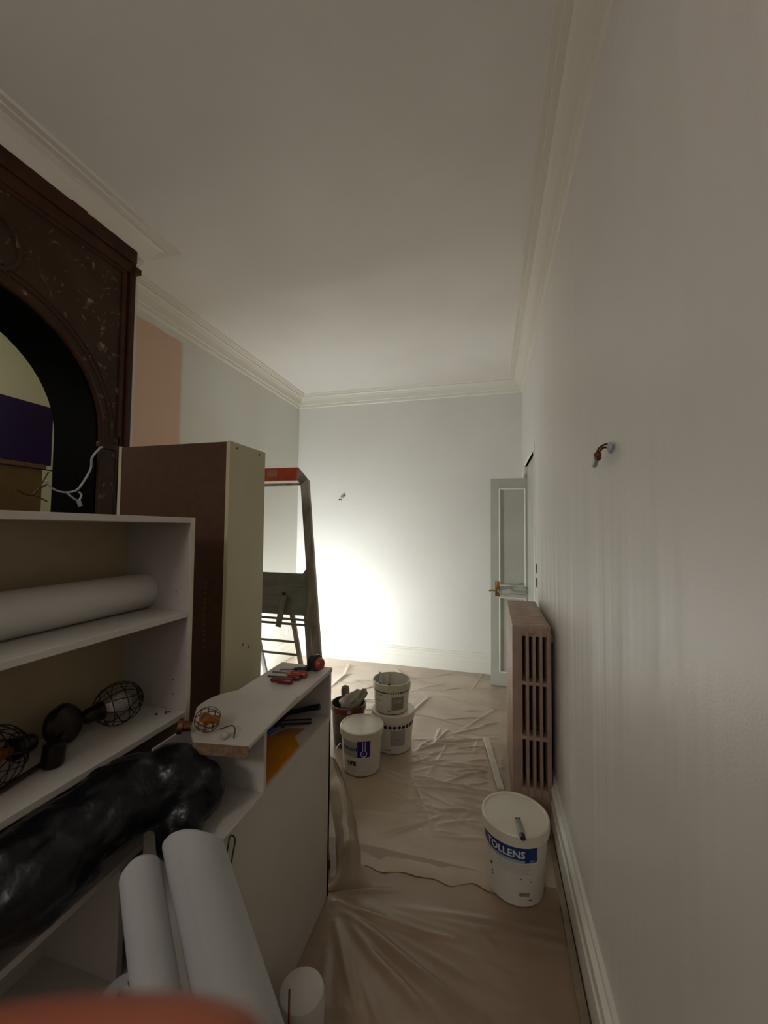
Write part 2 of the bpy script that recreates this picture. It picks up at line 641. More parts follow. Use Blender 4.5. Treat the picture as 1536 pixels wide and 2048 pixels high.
box(bm, .045, .085, Y0 - .006, Y0, .86, 1.0, .003)
tube(bm, [(.066, Y0 - .004, .915), (.066, Y0 - .045, .915)], .009, 12)
tube(bm, spline([(.066, Y0 - .045, .915), (.05, Y0 - .05, .917), (.02, Y0 - .05, .921), (-.012, Y0 - .048, .914)]), .0075, 10)
obj('door_handle', bm, 'brass', door, smooth=True)

# cord draped over the door handle
bm = B()
tube(bm, spline([(.07, 3.935, .928), (.10, 3.945, .925), (.15, 3.955, .95), (.21, 3.965, .965), (.26, 3.975, .955), (.31, 3.97, .92), (.34, 3.965, .90)]), .006, 8)
tube(bm, spline([(.07, 3.935, .928), (.09, 3.94, .90), (.13, 3.945, .885), (.2, 3.955, .893), (.28, 3.96, .89), (.34, 3.965, .9)]), .006, 8)
tag(obj('cord', bm, 'cable_white', smooth=True), 'pale cord looped over the handle of the white door', 'cord')

# ------------------------------------------------------------------ mantel with arch
MY0, MY1, MZ = .325, 1.658, 2.99
mantel = thing('overmantel', 'dark brown marble overmantel with arched opening on the chimney breast', 'mantel', (-1.86, AY, 0))
bm = B(); holed(bm, [(MY0 + .06, .9), (MY1 - .06, .9), (MY1 - .06, 2.85), (MY0 + .06, 2.85)], arch(AY, AZ, AR, 1.1), -1.884, -1.868)


def marble_veins():
    m = bpy.data.materials.new('marble_veined')
    m.use_nodes = True
    nt = m.node_tree
    L = nt.links.new
    b = nt.nodes['Principled BSDF']
    b.inputs['Roughness'].default_value = .5
    b.inputs['Specular IOR Level'].default_value = .22
    g = nt.nodes.new('ShaderNodeNewGeometry')
    n1 = nt.nodes.new('ShaderNodeTexNoise'); n1.inputs['Scale'].default_value = 3.2; n1.inputs['Detail'].default_value = 8; n1.inputs['Distortion'].default_value = 1.2
    n2 = nt.nodes.new('ShaderNodeTexNoise'); n2.inputs['Scale'].default_value = 13; n2.inputs['Detail'].default_value = 6; n2.inputs['Distortion'].default_value = 2.2
    L(g.outputs[0], n1.inputs['Vector']); L(g.outputs[0], n2.inputs['Vector'])
    r1 = nt.nodes.new('ShaderNodeValToRGB')
    r1.color_ramp.elements[0].position = .35; r1.color_ramp.elements[0].color = lin((46, 29, 15)) + (1,)
    r1.color_ramp.elements[1].position = .68; r1.color_ramp.elements[1].color = lin((62, 43, 26)) + (1,)
    L(n1.outputs[0], r1.inputs[0])
    r2 = nt.nodes.new('ShaderNodeValToRGB')
    r2.color_ramp.elements[0].position = .60; r2.color_ramp.elements[0].color = (0, 0, 0, 1)
    r2.color_ramp.elements[1].position = .74; r2.color_ramp.elements[1].color = (.7, .7, .7, 1)
    L(n2.outputs[0], r2.inputs[0])
    mx = nt.nodes.new('ShaderNodeMix'); mx.data_type = 'RGBA'
    L(r2.outputs[0], mx.inputs[0]); L(r1.outputs[0], mx.inputs[6]); mx.inputs[7].default_value = lin((150, 130, 104)) + (1,)
    L(mx.outputs[2], b.inputs['Base Color'])
    MATS['marble_veined'] = m


marble_veins()
obj('face_panel', bm, 'marble_veined', mantel)
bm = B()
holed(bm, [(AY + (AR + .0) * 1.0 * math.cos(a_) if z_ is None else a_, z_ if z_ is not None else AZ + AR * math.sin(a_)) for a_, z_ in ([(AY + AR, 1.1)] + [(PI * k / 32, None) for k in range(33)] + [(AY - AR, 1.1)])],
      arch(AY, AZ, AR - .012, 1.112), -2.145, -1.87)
obj('reveal_lining', bm, 'shaded_reveal', mantel, smooth=True)
for rr, pr, m in ((AR + .012, .014, 'marble_trim'), (AR + .062, .006, 'marble_trim'), (AR + .085, .004, 'marble')):
    bm = B()
    pts = [(-1.868, AY + rr * math.cos(PI * k / 40), AZ + rr * math.sin(PI * k / 40)) for k in range(41)]
    pts = [(-1.868, AY + rr, 1.2)] + pts + [(-1.868, AY - rr, 1.2)]
    if rr > AR + .05:
        pts = pts[1:-1]
    tube(bm, pts, pr, 8)
    obj('arch_moulding', bm, m, mantel, smooth=True)
bm = B()
tube(bm, [(-1.868, 1.02 + .112 * math.cos(2 * PI * k / 40), 2.615 + .112 * math.sin(2 * PI * k / 40)) for k in range(40)], .008, 8, closed=True)
lathe(bm, [(0, .012), (.05, .01), (.085, .004), (.095, 0)], 32, (-1.868, 1.02, 2.615), align((1, 0, 0)))
obj('medallion', bm, 'marble_veined', mantel, smooth=True)
# stepped border: top rail, two stiles, small corner block
bm = B()
box(bm, -1.884, -1.845, MY0, MY1, 2.915, MZ, .006)
box(bm, -1.884, -1.855, MY0, MY1, 2.855, 2.915, .005)
box(bm, -1.884, -1.862, MY0 + .05, MY1 - .05, 2.832, 2.858, .004)
for k in range(9):
    yy = 1.31 + k * .008
    ball(bm, (-1.846, yy, MZ - .004), .006, 1)
obj('top_rail', bm, 'marble_trim', mantel)
for s in (1, -1):
    ym = MY1 if s == 1 else MY0
    bm = B()
    ya, yb = sorted((ym, ym - s * .030))
    box(bm, -1.884, -1.850, ya, yb, 1.0, 2.92, .005)
    ya, yb = sorted((ym - s * .030, ym - s * .046))
    box(bm, -1.884, -1.866, ya, yb, 1.0, 2.86, .003)
    ya, yb = sorted((ym - s * .046, ym - s * .068))
    box(bm, -1.884, -1.858, ya, yb, 1.96, 2.86, .004)
    obj('stile', bm, 'marble_trim', mantel)
    bm = B()
    ya, yb = sorted((AY + s * (AR + .002), ym - s * .072))
    box(bm, -1.884, -1.852, ya, yb, .9, 1.885, .004)
    ya, yb = sorted((AY + s * (AR - .01), ym - s * .055))
    box(bm, -1.884, -1.846, ya, yb, 1.885, 1.915, .006)
    obj('pilaster', bm, 'marble_veined', mantel)
    for q in (AY + s * (AR + .004), ym - s * .076):
        bm = B()
        tube(bm, [(-1.851, q, .9), (-1.851, q, 1.885)], .004, 8)
        obj('pilaster_bead', bm, 'marble_veined', mantel, smooth=True)
bm = B(); box(bm, -1.884, -1.83, MY1 - .02, MY1 + .014, 2.862, 2.892, .003); obj('corner_block', bm, 'marble_trim', mantel)

# things seen through the arch
bm = B()
box(bm, -2.64, -2.6, .6, 1.79, 1.865, 2.222, .003)
tag(obj('purple_panel', bm, 'purple_paint'), 'flat dark purple panel standing on the beige cupboard beyond the arch', 'panel')
cup = thing('cupboard', 'plain beige cupboard beyond the arched opening, under the purple panel', 'cupboard', (-2.7, 1.2, 0))
bm = B(); box(bm, -2.86, -2.618, .5, 1.755, 0, 1.84, .002); obj('body', bm, 'beige_board', cup)
bm = B(); box(bm, -2.87, -2.596, .48, 1.762, 1.84, 1.865, .002); obj('top_board', bm, 'chipboard', cup)
# cable hanging in the arch
bm = B()
tube(bm, spline([(-1.835, 1.492, 1.885), (-1.83, 1.475, 1.878), (-1.84, 1.446, 1.826), (-1.85, 1.45, 1.777), (-1.86, 1.435, 1.726), (-1.87, 1.408, 1.672), (-1.88, 1.38, 1.655), (-1.89, 1.345, 1.654), (-1.9, 1.315, 1.668), (-1.9, 1.29, 1.699)]), .0045, 8)
tube(bm, spline([(-1.88, 1.362, 1.655), (-1.875, 1.382, 1.635), (-1.87, 1.412, 1.618), (-1.87, 1.425, 1.645), (-1.875, 1.415, 1.66)]), .0045, 8)
tube(bm, [(-1.87, 1.412, 1.62), (-1.865, 1.42, 1.592)], .009, 8)
tag(obj('lamp_cable', bm, 'cable_white', smooth=True), 'pale cable with a knotted end hanging in the brown arch', 'cable')
bm = B()
tube(bm, spline([(-2.0, .5, 1.742), (-2.0, .8, 1.748), (-2.0, 1.2, 1.76), (-2.0, 1.492, 1.757)]), .003, 6)
tag(obj('black_cable', bm, 'cable_black', smooth=True), 'thin black cable stretched straight across the arched opening', 'cable')
bm = B()
tube(bm, spline([(-2.05, 1.40, 1.70), (-2.05, 1.355, 1.665), (-2.05, 1.335, 1.64), (-2.05, 1.30, 1.645), (-2.05, 1.27, 1.66)]), .0035, 6)
tube(bm, spline([(-2.05, 1.34, 1.64), (-2.05, 1.37, 1.63), (-2.05, 1.40, 1.615)]), .003, 6)
tube(bm, spline([(-2.05, 1.36, 1.667), (-2.05, 1.375, 1.70), (-2.05, 1.40, 1.757)]), .003, 6)
tag(obj('cable_end', bm, 'wood_dark', smooth=True), 'brown twisted cable end hanging from the black cable in the arch', 'cable')

# ------------------------------------------------------------------ tall cabinet seen from the back
wr = thing('tall_cabinet', 'tall narrow cabinet showing its brown hardboard back and cream side', 'cabinet', (-1.28, 1.47, 0))
WX0, WX1, WY0, WY1, WZ = -1.56, -1.0, 1.345, 1.60, 1.845
bm = B(); box(bm, WX0 + .004, WX1 - .014, WY0, WY0 + .004, .03, WZ - .003); obj('back_panel', bm, 'hardboard', wr)
bm = B(); box(bm, WX1 - .016, WX1, WY0 - .002, WY1, .0, WZ, .001, 1); obj('side_panel', bm, 'cream_side', wr)
bm = B(); box(bm, WX0, WX0 + .016, WY0 - .002, WY1, .0, WZ, .001, 1); obj('side_panel', bm, 'cream_side', wr)
bm = B(); box(bm, WX0 + .016, WX1 - .016, WY0 + .004, WY1, WZ - .018, WZ - .002, .001, 1); obj('top_panel', bm, 'cream_side', wr)
bm = B(); box(bm, WX0 + .016, WX1 - .016, WY1 - .018, WY1, .03, WZ - .02, .001, 1); obj('door', bm, 'cream_side', wr)
bm = B(); box(bm, WX0 + .016, WX1 - .016, WY0 + .004, WY1 - .02, .06, .078, .001, 1); obj('bottom_panel', bm, 'cream_side', wr)
for (y, z) in ((1.39, 1.822), (1.55, 1.826), (1.50, .99), (1.46, 1.01)):
    bm = B(); lathe(bm, [(0, .002), (.004, .0015), (.005, 0)], 12, (WX1, y, z), align((1, 0, 0)))
    obj('screw_cap', bm, 'wood_dark', wr)
bm = B()
for k in range(13):
    z = 1.02 + k * .021
    box(bm, -1.105, -1.088, WY0 - .0012, WY0 - .0002, z, z + .009 + .004 * (k % 3))
obj('faded_print', bm, 'print_faint', wr)['label'] = 'faded vertical print on the brown back'

# ------------------------------------------------------------------ open bookcase
bk = thing('bookcase', 'open white bookcase with brown-beige back, holding a paper roll and cage lights', 'bookcase', (-1.08, .65, 0))
KX0, KX1, KY0, KY1, KZ = -1.215, -.95, .12, 1.105, 1.53
T = .018
bm = B(); box(bm, KX0, KX1, KY1 - T, KY1, 0, KZ, .001, 1); obj('side_panel', bm, 'melamine_inner', bk)
bm = B(); box(bm, KX0, KX1, KY0, KY0 + T, 0, KZ, .001, 1); obj('side_panel', bm, 'melamine_inner', bk)
bm = B(); box(bm, KX1, KX1 + .0015, KY1 - T, KY1, 0, KZ, .0004, 1); obj('edge_banding', bm, 'melamine_edge', bk)
bm = B(); box(bm, KX0, KX1, KY0 + T, KY1 - T, KZ - T, KZ, .001, 1); obj('top_panel', bm, 'melamine_white', bk)
bm = B(); box(bm, KX0 + .001, KX0 + .004, KY0 + T, KY1 - T, .06, KZ - T); obj('back_panel', bm, 'backing_beige', bk)
for z in (1.225, .905, .605, .30, .075):
    bm = B(); box(bm, KX0 + .004, KX1, KY0 + T, KY1 - T, z - T, z, .001, 1)
    sh = obj('shelf', bm, 'melamine_white', bk)
    if z == .30:
        for (x, y, r) in ((-1.02, .60, .013), (-1.04, .665, .007), (-1.03, .68, .010), (-1.10, .56, .02)):
            bm = B(); lathe(bm, [(0, .001), (r * .9, .001), (r, 0)], 14, (x, y, z))
            obj('stain', bm, 'stain_brown', sh)
bm = B(); box(bm, KX0 + .004, KX1 - .001, .868, .886, .30, .587, .001, 1); obj('divider', bm, 'melamine_white', bk)
bm = B(); box(bm, KX0 + .004, KX0 + .009, KY0 + T, .868, .30, .587); obj('lower_back_panel', bm, 'melamine_white', bk)['label'] = 'white backing of the lower bay'
for (y, z) in ((1.0875, 1.285), (1.0875, .955), (1.0875, 1.0)):
    bm = B(); ball(bm, (-1.0, KY1 - T, z), .003, 1); obj('shelf_pin_hole', bm, 'wood_dark', bk)

# paper roll on upper shelf
bm = B()
prof = [(.046, 0), (.057, 0), (.058, .002), (.058, .74), (.057, .742), (.046, .742), (.046, 0)]
lathe(bm, prof, 48, (-1.118, .385, 1.2835), align((-.02, 1, 0)))
pr_ = obj('paper_roll', bm, 'paper_white', smooth=True)
tag(pr_, 'thick white paper roll lying on the upper shelf of the bookcase', 'paper roll')


# ------------------------------------------------------------------ cage lights
def cage(parent, c, r, axis, ring=5, mer=10, wire=.0014, m='metal_dark'):
    M = align(axis)
    c = Vector(c)
    bm = B()
    for k in range(mer):
        a = 2 * PI * k / mer
        pts = []
        for j in range(13):
            t = .35 + (PI - .45) * j / 12
            rr = r * math.sin(t)
            pts.append(c + M @ Vector((rr * math.cos(a + .25 * t), rr * math.sin(a + .25 * t), -r * 1.08 * math.cos(t))))
        tube(bm, pts, wire, 5)
    for j in range(ring):
        t = .5 + 2.3 * j / (ring - 1)
        rr = r * math.sin(t)
        tube(bm, [c + M @ Vector((rr * math.cos(2 * PI * k / 28), rr * math.sin(2 * PI * k / 28), -r * 1.08 * math.cos(t))) for k in range(28)], wire, 5, closed=True)
    return obj('cage', bm, m, parent, smooth=True)


def socket(parent, c, r, axis, L=.05):
    M = align(axis)
    c = Vector(c)
    base = c - M @ Vector((0, 0, r + L * .65))
    bm = B()
    lathe(bm, [(0, 0), (.014, 0), (.02, .006), (.022, .02), (.022, L * .7), (.026, L * .75), (.026, L), (.012, L + .004), (0, L + .004)], 24, base, M)
    return obj('socket', bm, 'metal_dark', parent, smooth=True)


def bulb(parent, c, r, axis, m):
    M = align(axis)
    bm = B()
    lathe(bm, [(0, -r * .9), (.010, -r * .88), (.011, -r * .5), (r * .30, -r * .25), (r * .46, .05 * r), (r * .44, r * .3), (r * .25, r * .5), (0, r * .56)], 24, c, M)
    return obj('bulb', bm, m, parent, smooth=True)


fx = thing('cage_light_bar', 'dark metal light bar with two wire-cage lamps on the bookcase shelf', 'light fitting', (-1.1, .8, .906))
c1, a1 = (-1.085, .965, .966), (.35, 1, .12)
cage(fx, c1, .060, a1); socket(fx, c1, .058, a1); bulb(fx, c1, .062, a1, 'clear_glass')
c2, a2 = (-1.075, .635, .980), (.1, -1, .1)
cage(fx, c2, .070, a2, mer=14); socket(fx, c2, .070, a2); bulb(fx, c2, .070, a2, 'amber_glass')
bm = B(); lathe(bm, [(0, 0), (.045, .002), (.05, .008), (.05, .024), (.042, .034), (.015, .04), (0, .04)], 28, (-1.135, .83, .955), align((1, .1, .35)))
ball(bm, (-1.14, .845, .985), .024, 2)
obj('canopy', bm, 'metal_dark', fx, smooth=True)
bm = B(); tube(bm, [(-1.03, .40, .922), (-1.04, .62, .914), (-1.06, .76, .92)], .006, 8)
tube(bm, [(-1.06, .76, .92), (-1.11, .83, .96), (-1.11, .9, .955)], .009, 8)
obj('bar', bm, 'metal_dark', fx, smooth=True)
bm = B(); lathe(bm, [(0, 0), (.02, 0), (.024, .006), (.024, .05), (.018, .056), (0, .056)], 20, (-1.045, .752, .907), align((0, .1, 1)))
obj('swivel_head', bm, 'metal_dark', fx, smooth=True)
bm = B(); lathe(bm, [(0, 0), (.0045, .0005), (.0045, .003), (.0018, .0035), (.0012, .016), (0, .017)], 10, (-1.0, 1.056, .9098), align((1, .6, 0)))
tag(obj('screw', bm, 'metal_dark', smooth=True), 'larger dark screw lying on the shelf right of the cage lamp', 'screw')
bm = B(); lathe(bm, [(0, 0), (.0032, .0005), (.0032, .002), (.0014, .0025), (.001, .010), (0, .011)], 10, (-1.02, 1.041, .9085), align((1, -.3, 0)))
tag(obj('screw', bm, 'metal_dark', smooth=True), 'smaller dark screw nearest the cage lamp on the shelf', 'screw')

# ------------------------------------------------------------------ low cabinet with open compartment
lc = thing('low_cabinet', 'low white cabinet with an open top compartment holding tools', 'cabinet', (-.77, 1.2, 0))
LX0, LX1, LY0, LY1 = -.885, -.64, .875, 1.558
bm = B(); box(bm, LX1 - .018, LX1, LY0, LY1 - .0, .006, .712, .0015, 1); obj('front_panel', bm, 'melamine_white', lc)
bm = B(); box(bm, LX0, LX1, LY0, LY1 - T, .712, .727, .001, 1); obj('compartment_floor', bm, 'melamine_white', lc)
bm = B(); box(bm, LX0, LX1, LY1 - T, LY1, .006, .899, .001, 1); obj('side_panel', bm, 'melamine_white', lc)
bm = B(); box(bm, LX0, LX1 - .018, LY0, LY0 + T, .006, .712, .001, 1); obj('side_panel', bm, 'melamine_white', lc)
bm = B(); box(bm, LX0, LX0 + .006, LY0 + T, LY1 - T, .006, .899); obj('back_panel', bm, 'melamine_inner', lc)
bm = B(); box(bm, LX0 + .006, LX1, 1.052, 1.066, .727, .899, .001, 1); obj('partition', bm, 'melamine_white', lc)
bm = B(); box(bm, LX0 + .01, LX1 + .001, 1.04, LY1 + .006, .899, .917, .001, 1); obj('top_panel', bm, 'melamine_white', lc)

# rounded worktop board lying on the cabinet
ring = [(-.612, .930), (-.634, 1.245), (-.64, 1.25), (-.815, 1.25)]
for k in range(17):
    t = k / 16
    a_ = PI / 2 + t * PI * .62
    ring.append((-.80 + .108 * math.cos(a_), 1.125 + .125 * math.sin(a_)))
ring += [(-.860, 1.02), (-.815, .955), (-.765, .908)]
bm = B()
prism(bm, ring, .9175, .927, lambda u, v, t: (u, v, t))
bd = thing('rounded_board', 'white rounded-end board with raw near edge lying on the low cabinet', 'board', (-.73, 1.1, .9175))
obj('board', bm, 'melamine_white', bd)
bm = B()
prism(bm, [(-.766, .9065), (-.6115, .9285), (-.6115, .931), (-.766, .909)], .897, .9265, lambda u, v, t: (u, v, t))
obj('raw_edge', bm, 'chipboard', bd)['label'] = 'rough brown chipboard edge'

# lamp on the board
lf = thing('cage_lamp', 'copper wire-cage lamp with amber bulb on the rounded board', 'lamp', (-.78, .96, .928))
c3, a3 = (-.765, .962, .962), (-.7, -.5, .15)
cage(lf, c3, .032, a3, mer=8, wire=.0012, m='copper_wire'); bulb(lf, c3, .036, a3, 'amber_glass')
c4 = (-.835, .985, .972)
bm = B(); lathe(bm, [(0, 0), (.012, 0), (.014, .02), (.02, .022), (.02, .034), (0, .036)], 20, (-.80, .94, .948), align(a3)); obj('socket', bm, 'copper_wire', lf, smooth=True)
bm = B(); tube(bm, spline([(-.735, .975, .932), (-.70, .98, .945), (-.68, .968, .942), (-.672, .95, .930)]), .0018, 6); obj('cord', bm, 'copper_wire', lf, smooth=True)
bm = B(); ball(bm, (-.695, .945, .937), .011, 2, (1, 1, .9)); tag(obj('plug_cap', bm, 'cable_white', smooth=True), 'small white round cap at the near edge of the board', 'cap')

# ------------------------------------------------------------------ tools
def screwdriver(p0, p1, label, mh, ms, hr=.013, frac=.45, collar=None):
    p0, p1 = Vector(p0), Vector(p1)   # handle end, tip
    t = thing('screwdriver', label, 'screwdriver', (p0 + p1) / 2 - Vector((0, 0, hr)), group=None)
    d = p1 - p0
    L = d.length
    M = align(d)
    hl = L * frac
    bm = B(); lathe(bm, [(0, 0), (hr * .8, .001), (hr, .006), (hr, hl * .6), (hr * .75, hl * .8), (hr * .85, hl * .92), (hr * .5, hl), (0, hl)], 14, p0, M)
    obj('handle', bm, mh, t, smooth=True)
    if frac < .95:
        bm = B(); lathe(bm, [(0, hl), (.003, hl), (.003, L - .008), (.004, L - .002), (0, L)], 8, p0, M)
        obj('shaft', bm, ms, t, smooth=True)
    if collar:
        bm = B(); lathe(bm, [(hr * .5, hl), (hr * .78, hl), (hr * .6, hl + .02), (.003, hl + .03)], 14, p0, M)
        obj('collar', bm, collar, t, smooth=True)
    return t


screwdriver((-.688, 1.425, .931), (-.842, 1.432, .924), 'largest orange-handled screwdriver on the low cabinet, beside the red one', 'orange_handle', 'steel', .0135, .42, 'wood_tan')
screwdriver((-.700, 1.395, .929), (-.835, 1.385, .924), 'dark red-brown screwdriver between the orange and the plain red tools', 'red_handle', 'black_plastic', .0115, .40)
screwdriver((-.712, 1.352, .929), (-.800, 1.346, .929), 'short plain red tool handle, nearest on the low cabinet top', 'red_handle', 'steel', .0115, .97)
screwdriver((-.715, 1.49, .927), (-.83, 1.465, .923), 'black-handled screwdriver farthest back, against the tape measure', 'black_plastic', 'steel', .009, .5)
tm = thing('tape_measure', 'round black and orange tape measure on the far corner of the low cabinet', 'tape measure', (-.69, 1.515, .917))
bm = B(); lathe(bm, [(0, .002), (.024, .001), (.026, .010), (.020, .0225), (0, .023)], 30, (-.682, 1.508, .946), align((.9, -.1, .1))); obj('orange_half', bm, 'orange_handle', tm, smooth=True)
bm = B(); lathe(bm, [(0, -.022), (.024, -.022), (.031, -.016), (.033, 0), (.031, .012), (.024, .015), (0, .015)], 30, (-.692, 1.510, .950), align((.9, -.35, .1)))
box(bm, -.735, -.70, 1.50, 1.525, .918, .934, .003)
obj('black_half', bm, 'black_plastic', tm, smooth=True)
bm = B(); ball(bm, (-.668, 1.500, .945), .004, 2); obj('button', bm, 'steel', tm, smooth=True)

hm = thing('claw_hammer', 'black-handled hammer lying deep in the open compartment', 'hammer', (-.76, 1.49, .727))
bm = B(); tube(bm, [(-.675, 1.525, .768), (-.72, 1.515, .76), (-.80, 1.48, .745)], [.012, .011, .008], 10); obj('handle', bm, 'black_plastic', hm, smooth=True)
bm = B(); box(bm, -.84, -.80, 1.42, 1.53, .728, .752, .005); obj('head', bm, 'metal_dark', hm)
pl = thing('pliers', 'dark pliers with a blue grip in the compartment beside the yellow folder', 'pliers', (-.77, 1.36, .727))
bm = B(); tube(bm, spline([(-.685, 1.465, .737), (-.73, 1.44, .74), (-.77, 1.42, .742), (-.80, 1.40, .742)]), .010, 8); obj('grip', bm, 'black_plastic', pl, smooth=True)
bm = B(); tube(bm, spline([(-.80, 1.40, .742), (-.815, 1.36, .742), (-.83, 1.30, .742), (-.82, 1.22, .742)]), .012, 8); obj('jaw', bm, 'metal_dark', pl, smooth=True)
bm = B(); tube(bm, spline([(-.775, 1.335, .757), (-.785, 1.27, .757), (-.79, 1.20, .757)]), .009, 8); obj('blue_grip', bm, 'blue_plastic', pl, smooth=True)
bm = B(); tube(bm, [(-.78, 1.385, .748), (-.765, 1.375, .758), (-.752, 1.365, .75)], .005, 8); obj('spring', bm, 'steel', pl, smooth=True)
yf = thing('yellow_folder', 'orange-yellow card folder lying flat in the open compartment', 'folder', (-.73, 1.2, .7275))
bm = B()
prism(bm, [(-.86, 1.08), (-.650, 1.08), (-.652, 1.30), (-.70, 1.352), (-.79, 1.33), (-.86, 1.28)], .7275, .7335, lambda u, v, t: (u, v, t))
obj('cover', bm, 'yellow_card', yf)
bm = B(); prism(bm, [(-.80, 1.28), (-.70, 1.352), (-.69, 1.42), (-.76, 1.40)], .7275, .7300, lambda u, v, t: (u, v, t)); obj('flap', bm, 'wood_tan', yf)

# cable loop standing at the cabinet edge
bm = B()
pts = []
for k in range(28):
    a_ = 2 * PI * k / 28
    wv = 1 - .25 * max(0, -math.sin(a_)) ** 3
    pts.append((-.632 + .002 * math.sin(3 * a_), .893 + .0165 * math.cos(a_) * wv, .690 + .032 * math.sin(a_) + (.006 if False else 0)))
tube(bm, pts, .0019, 6, closed=True)
tube(bm, [(-.632, .889, .660), (-.636, .885, .648)], .0019, 6)
tag(obj('cable_loop', bm, 'cable_black', smooth=True), 'small black wire loop hanging on the front of the low cabinet', 'wire')

# ------------------------------------------------------------------ black plastic bag
bag = thing('bin_bag', 'large shiny black plastic bag slumped over bookcase shelf and low cabinet', 'bag', (-.88, .75, .605))
bm = B()
for c, s in (((-1.01, .46, .715), (.12, .20, .10)), ((-.895, .63, .805), (.115, .18, .108)), ((-.865, .78, .838), (.11, .15, .098)), ((-.80, .880, .832), (.105, .09, .105)),
             ((-.735, .900, .818), (.078, .060, .090)), ((-1.04, .74, .70), (.10, .20, .085)), ((-.735, .828, .750), (.07, .040, .075)), ((-.93, .46, .79), (.10, .16, .095))):
    t = bmesh.new()
    bmesh.ops.create_icosphere(t, subdivisions=3, radius=1)
    for v in t.verts:
        v.co = Vector((v.co.x * s[0] + c[0], v.co.y * s[1] + c[1], v.co.z * s[2] + c[2]))
    add(bm, t)
bo = obj('bag_body', bm, 'bag_black', bag, smooth=True)
rm = bo.modifiers.new('remesh', 'REMESH'); rm.mode = 'VOXEL'; rm.voxel_size = .008; rm.use_smooth_shade = True
sm = bo.modifiers.new('smooth', 'SMOOTH'); sm.factor = .6; sm.iterations = 14
for nm, sz, st in (('folds', .16, .030), ('crumple', .05, .008)):
    tx = bpy.data.textures.new(nm, 'CLOUDS'); tx.noise_scale = sz; tx.noise_basis = 'VORONOI_F2_F1' if nm == 'folds' else 'BLENDER_ORIGINAL'
    dm = bo.modifiers.new(nm, 'DISPLACE'); dm.texture = tx; dm.strength = st; dm.mid_level = .45
sm2 = bo.modifiers.new('smooth2', 'SMOOTH'); sm2.factor = .5; sm2.iterations = 3
bm = B(); lathe(bm, [(.004, .001), (.008, .002), (.010, 0), (.006, -.001), (.004, .001)], 20, (-.862, .585, .762), align((.75, -.35, .55)))
obj('eyelet', bm, 'steel', bag, smooth=True)

# ------------------------------------------------------------------ rolls standing in front of the bookcase
def sheet_roll(name, p0, p1, r0, r1, m, tilt=0.0, tdir=0.0, wall=.0025, turns=1.35, n=72):
    """rolled sheet: spiral wall from p0 (bottom) to p1 (top); top edge cut at a tilt"""
    p0, p1 = Vector(p0), Vector(p1)
    M = align(p1 - p0)
    L = (p1 - p0).length
    bm = B()
    rows = 10
    for side in (0, 1):
        pass
    grid = []
    for side in (0, 1):
        g = []
        for i in range(n + 1):
            t = i / n
            ang = tdir + turns * 2 * PI * t
            colv = []
            for j in range(rows + 1):
                h = j / rows
                r = (r0 + (r1 - r0) * h) * (1 - .10 * t) - side * wall
                top = L + tilt * math.cos(ang - tdir)
                p = Vector((r * math.cos(ang), r * math.sin(ang), top * h))
                colv.append(bm.verts.new(M @ p + p0))
            g.append(colv)
        grid.append(g)
    for side in (0, 1):
        g = grid[side]
        for i in range(n):
            for j in range(rows):
                bm.faces.new((g[i][j], g[i + 1][j], g[i + 1][j + 1], g[i][j + 1]))
    a, b = grid
    for i in range(n):
        bm.faces.new((a[i][-1], a[i + 1][-1], b[i + 1][-1], b[i][-1]))
        bm.faces.new((a[i][0], b[i][0], b[i + 1][0], a[i + 1][0]))
    for j in range(rows):
        bm.faces.new((a[0][j], a[0][j + 1], b[0][j + 1], b[0][j]))
        bm.faces.new((a[n][j], b[n][j], b[n][j + 1], a[n][j + 1]))
    return obj(name, bm, m, smooth=True)


tag(sheet_roll('rolled_sheet', (-.475, .885, .006), (-.635, .767, .785), .104, .059, 'foam_white', .088, -PI * .36), 'widest white rolled sheet leaning against the low cabinet', 'rolled sheet')
tag(sheet_roll('rolled_sheet', (-.560, .715, .006), (-.705, .692, .775), .056, .039, 'foam_white', .055, -PI * .22), 'narrower white rolled sheet left of the widest one', 'rolled sheet')
# short standing roll with a stained end, and another with a plain closed end
sr = thing('short_roll', 'short white standing roll with a brown-stained end, behind the narrower rolled sheet', 'roll', (-.815, .765, 0))
bm = B(); lathe(bm, [(.014, .0), (.045, 0), (.047, .003), (.047, .427), (.045, .43), (.014, .43), (.012, .42), (.012, 0), (.014, 0)], 36, (-.815, .765, 0)); obj('tube', bm, 'foam_white', sr, smooth=True)
bm = B(); prism(bm, [(-.80, .775), (-.785, .79), (-.792, .80), (-.81, .795), (-.825, .785), (-.815, .778)], .4302, .4312, lambda u, v, t: (u, v, t)); obj('stain', bm, 'stain_brown', sr)
wr2 = thing('capped_roll', 'white standing roll with a closed round top and a red line, rightmost of the rolls', 'roll', (-.53, 1.10, 0))
bm = B(); lathe(bm, [(0, 0), (.064, 0), (.066, .150), (.062, .162), (.052, .168), (0, .172)], 40, (-.53, 1.10, 0)); obj('tube', bm, 'paper_white', wr2, smooth=True)
bm = B(); box(bm, -.535, -.532, 1.028, 1.034, .05, .235); obj('red_line', bm, 'red_handle', wr2)['label'] = 'thin red line'

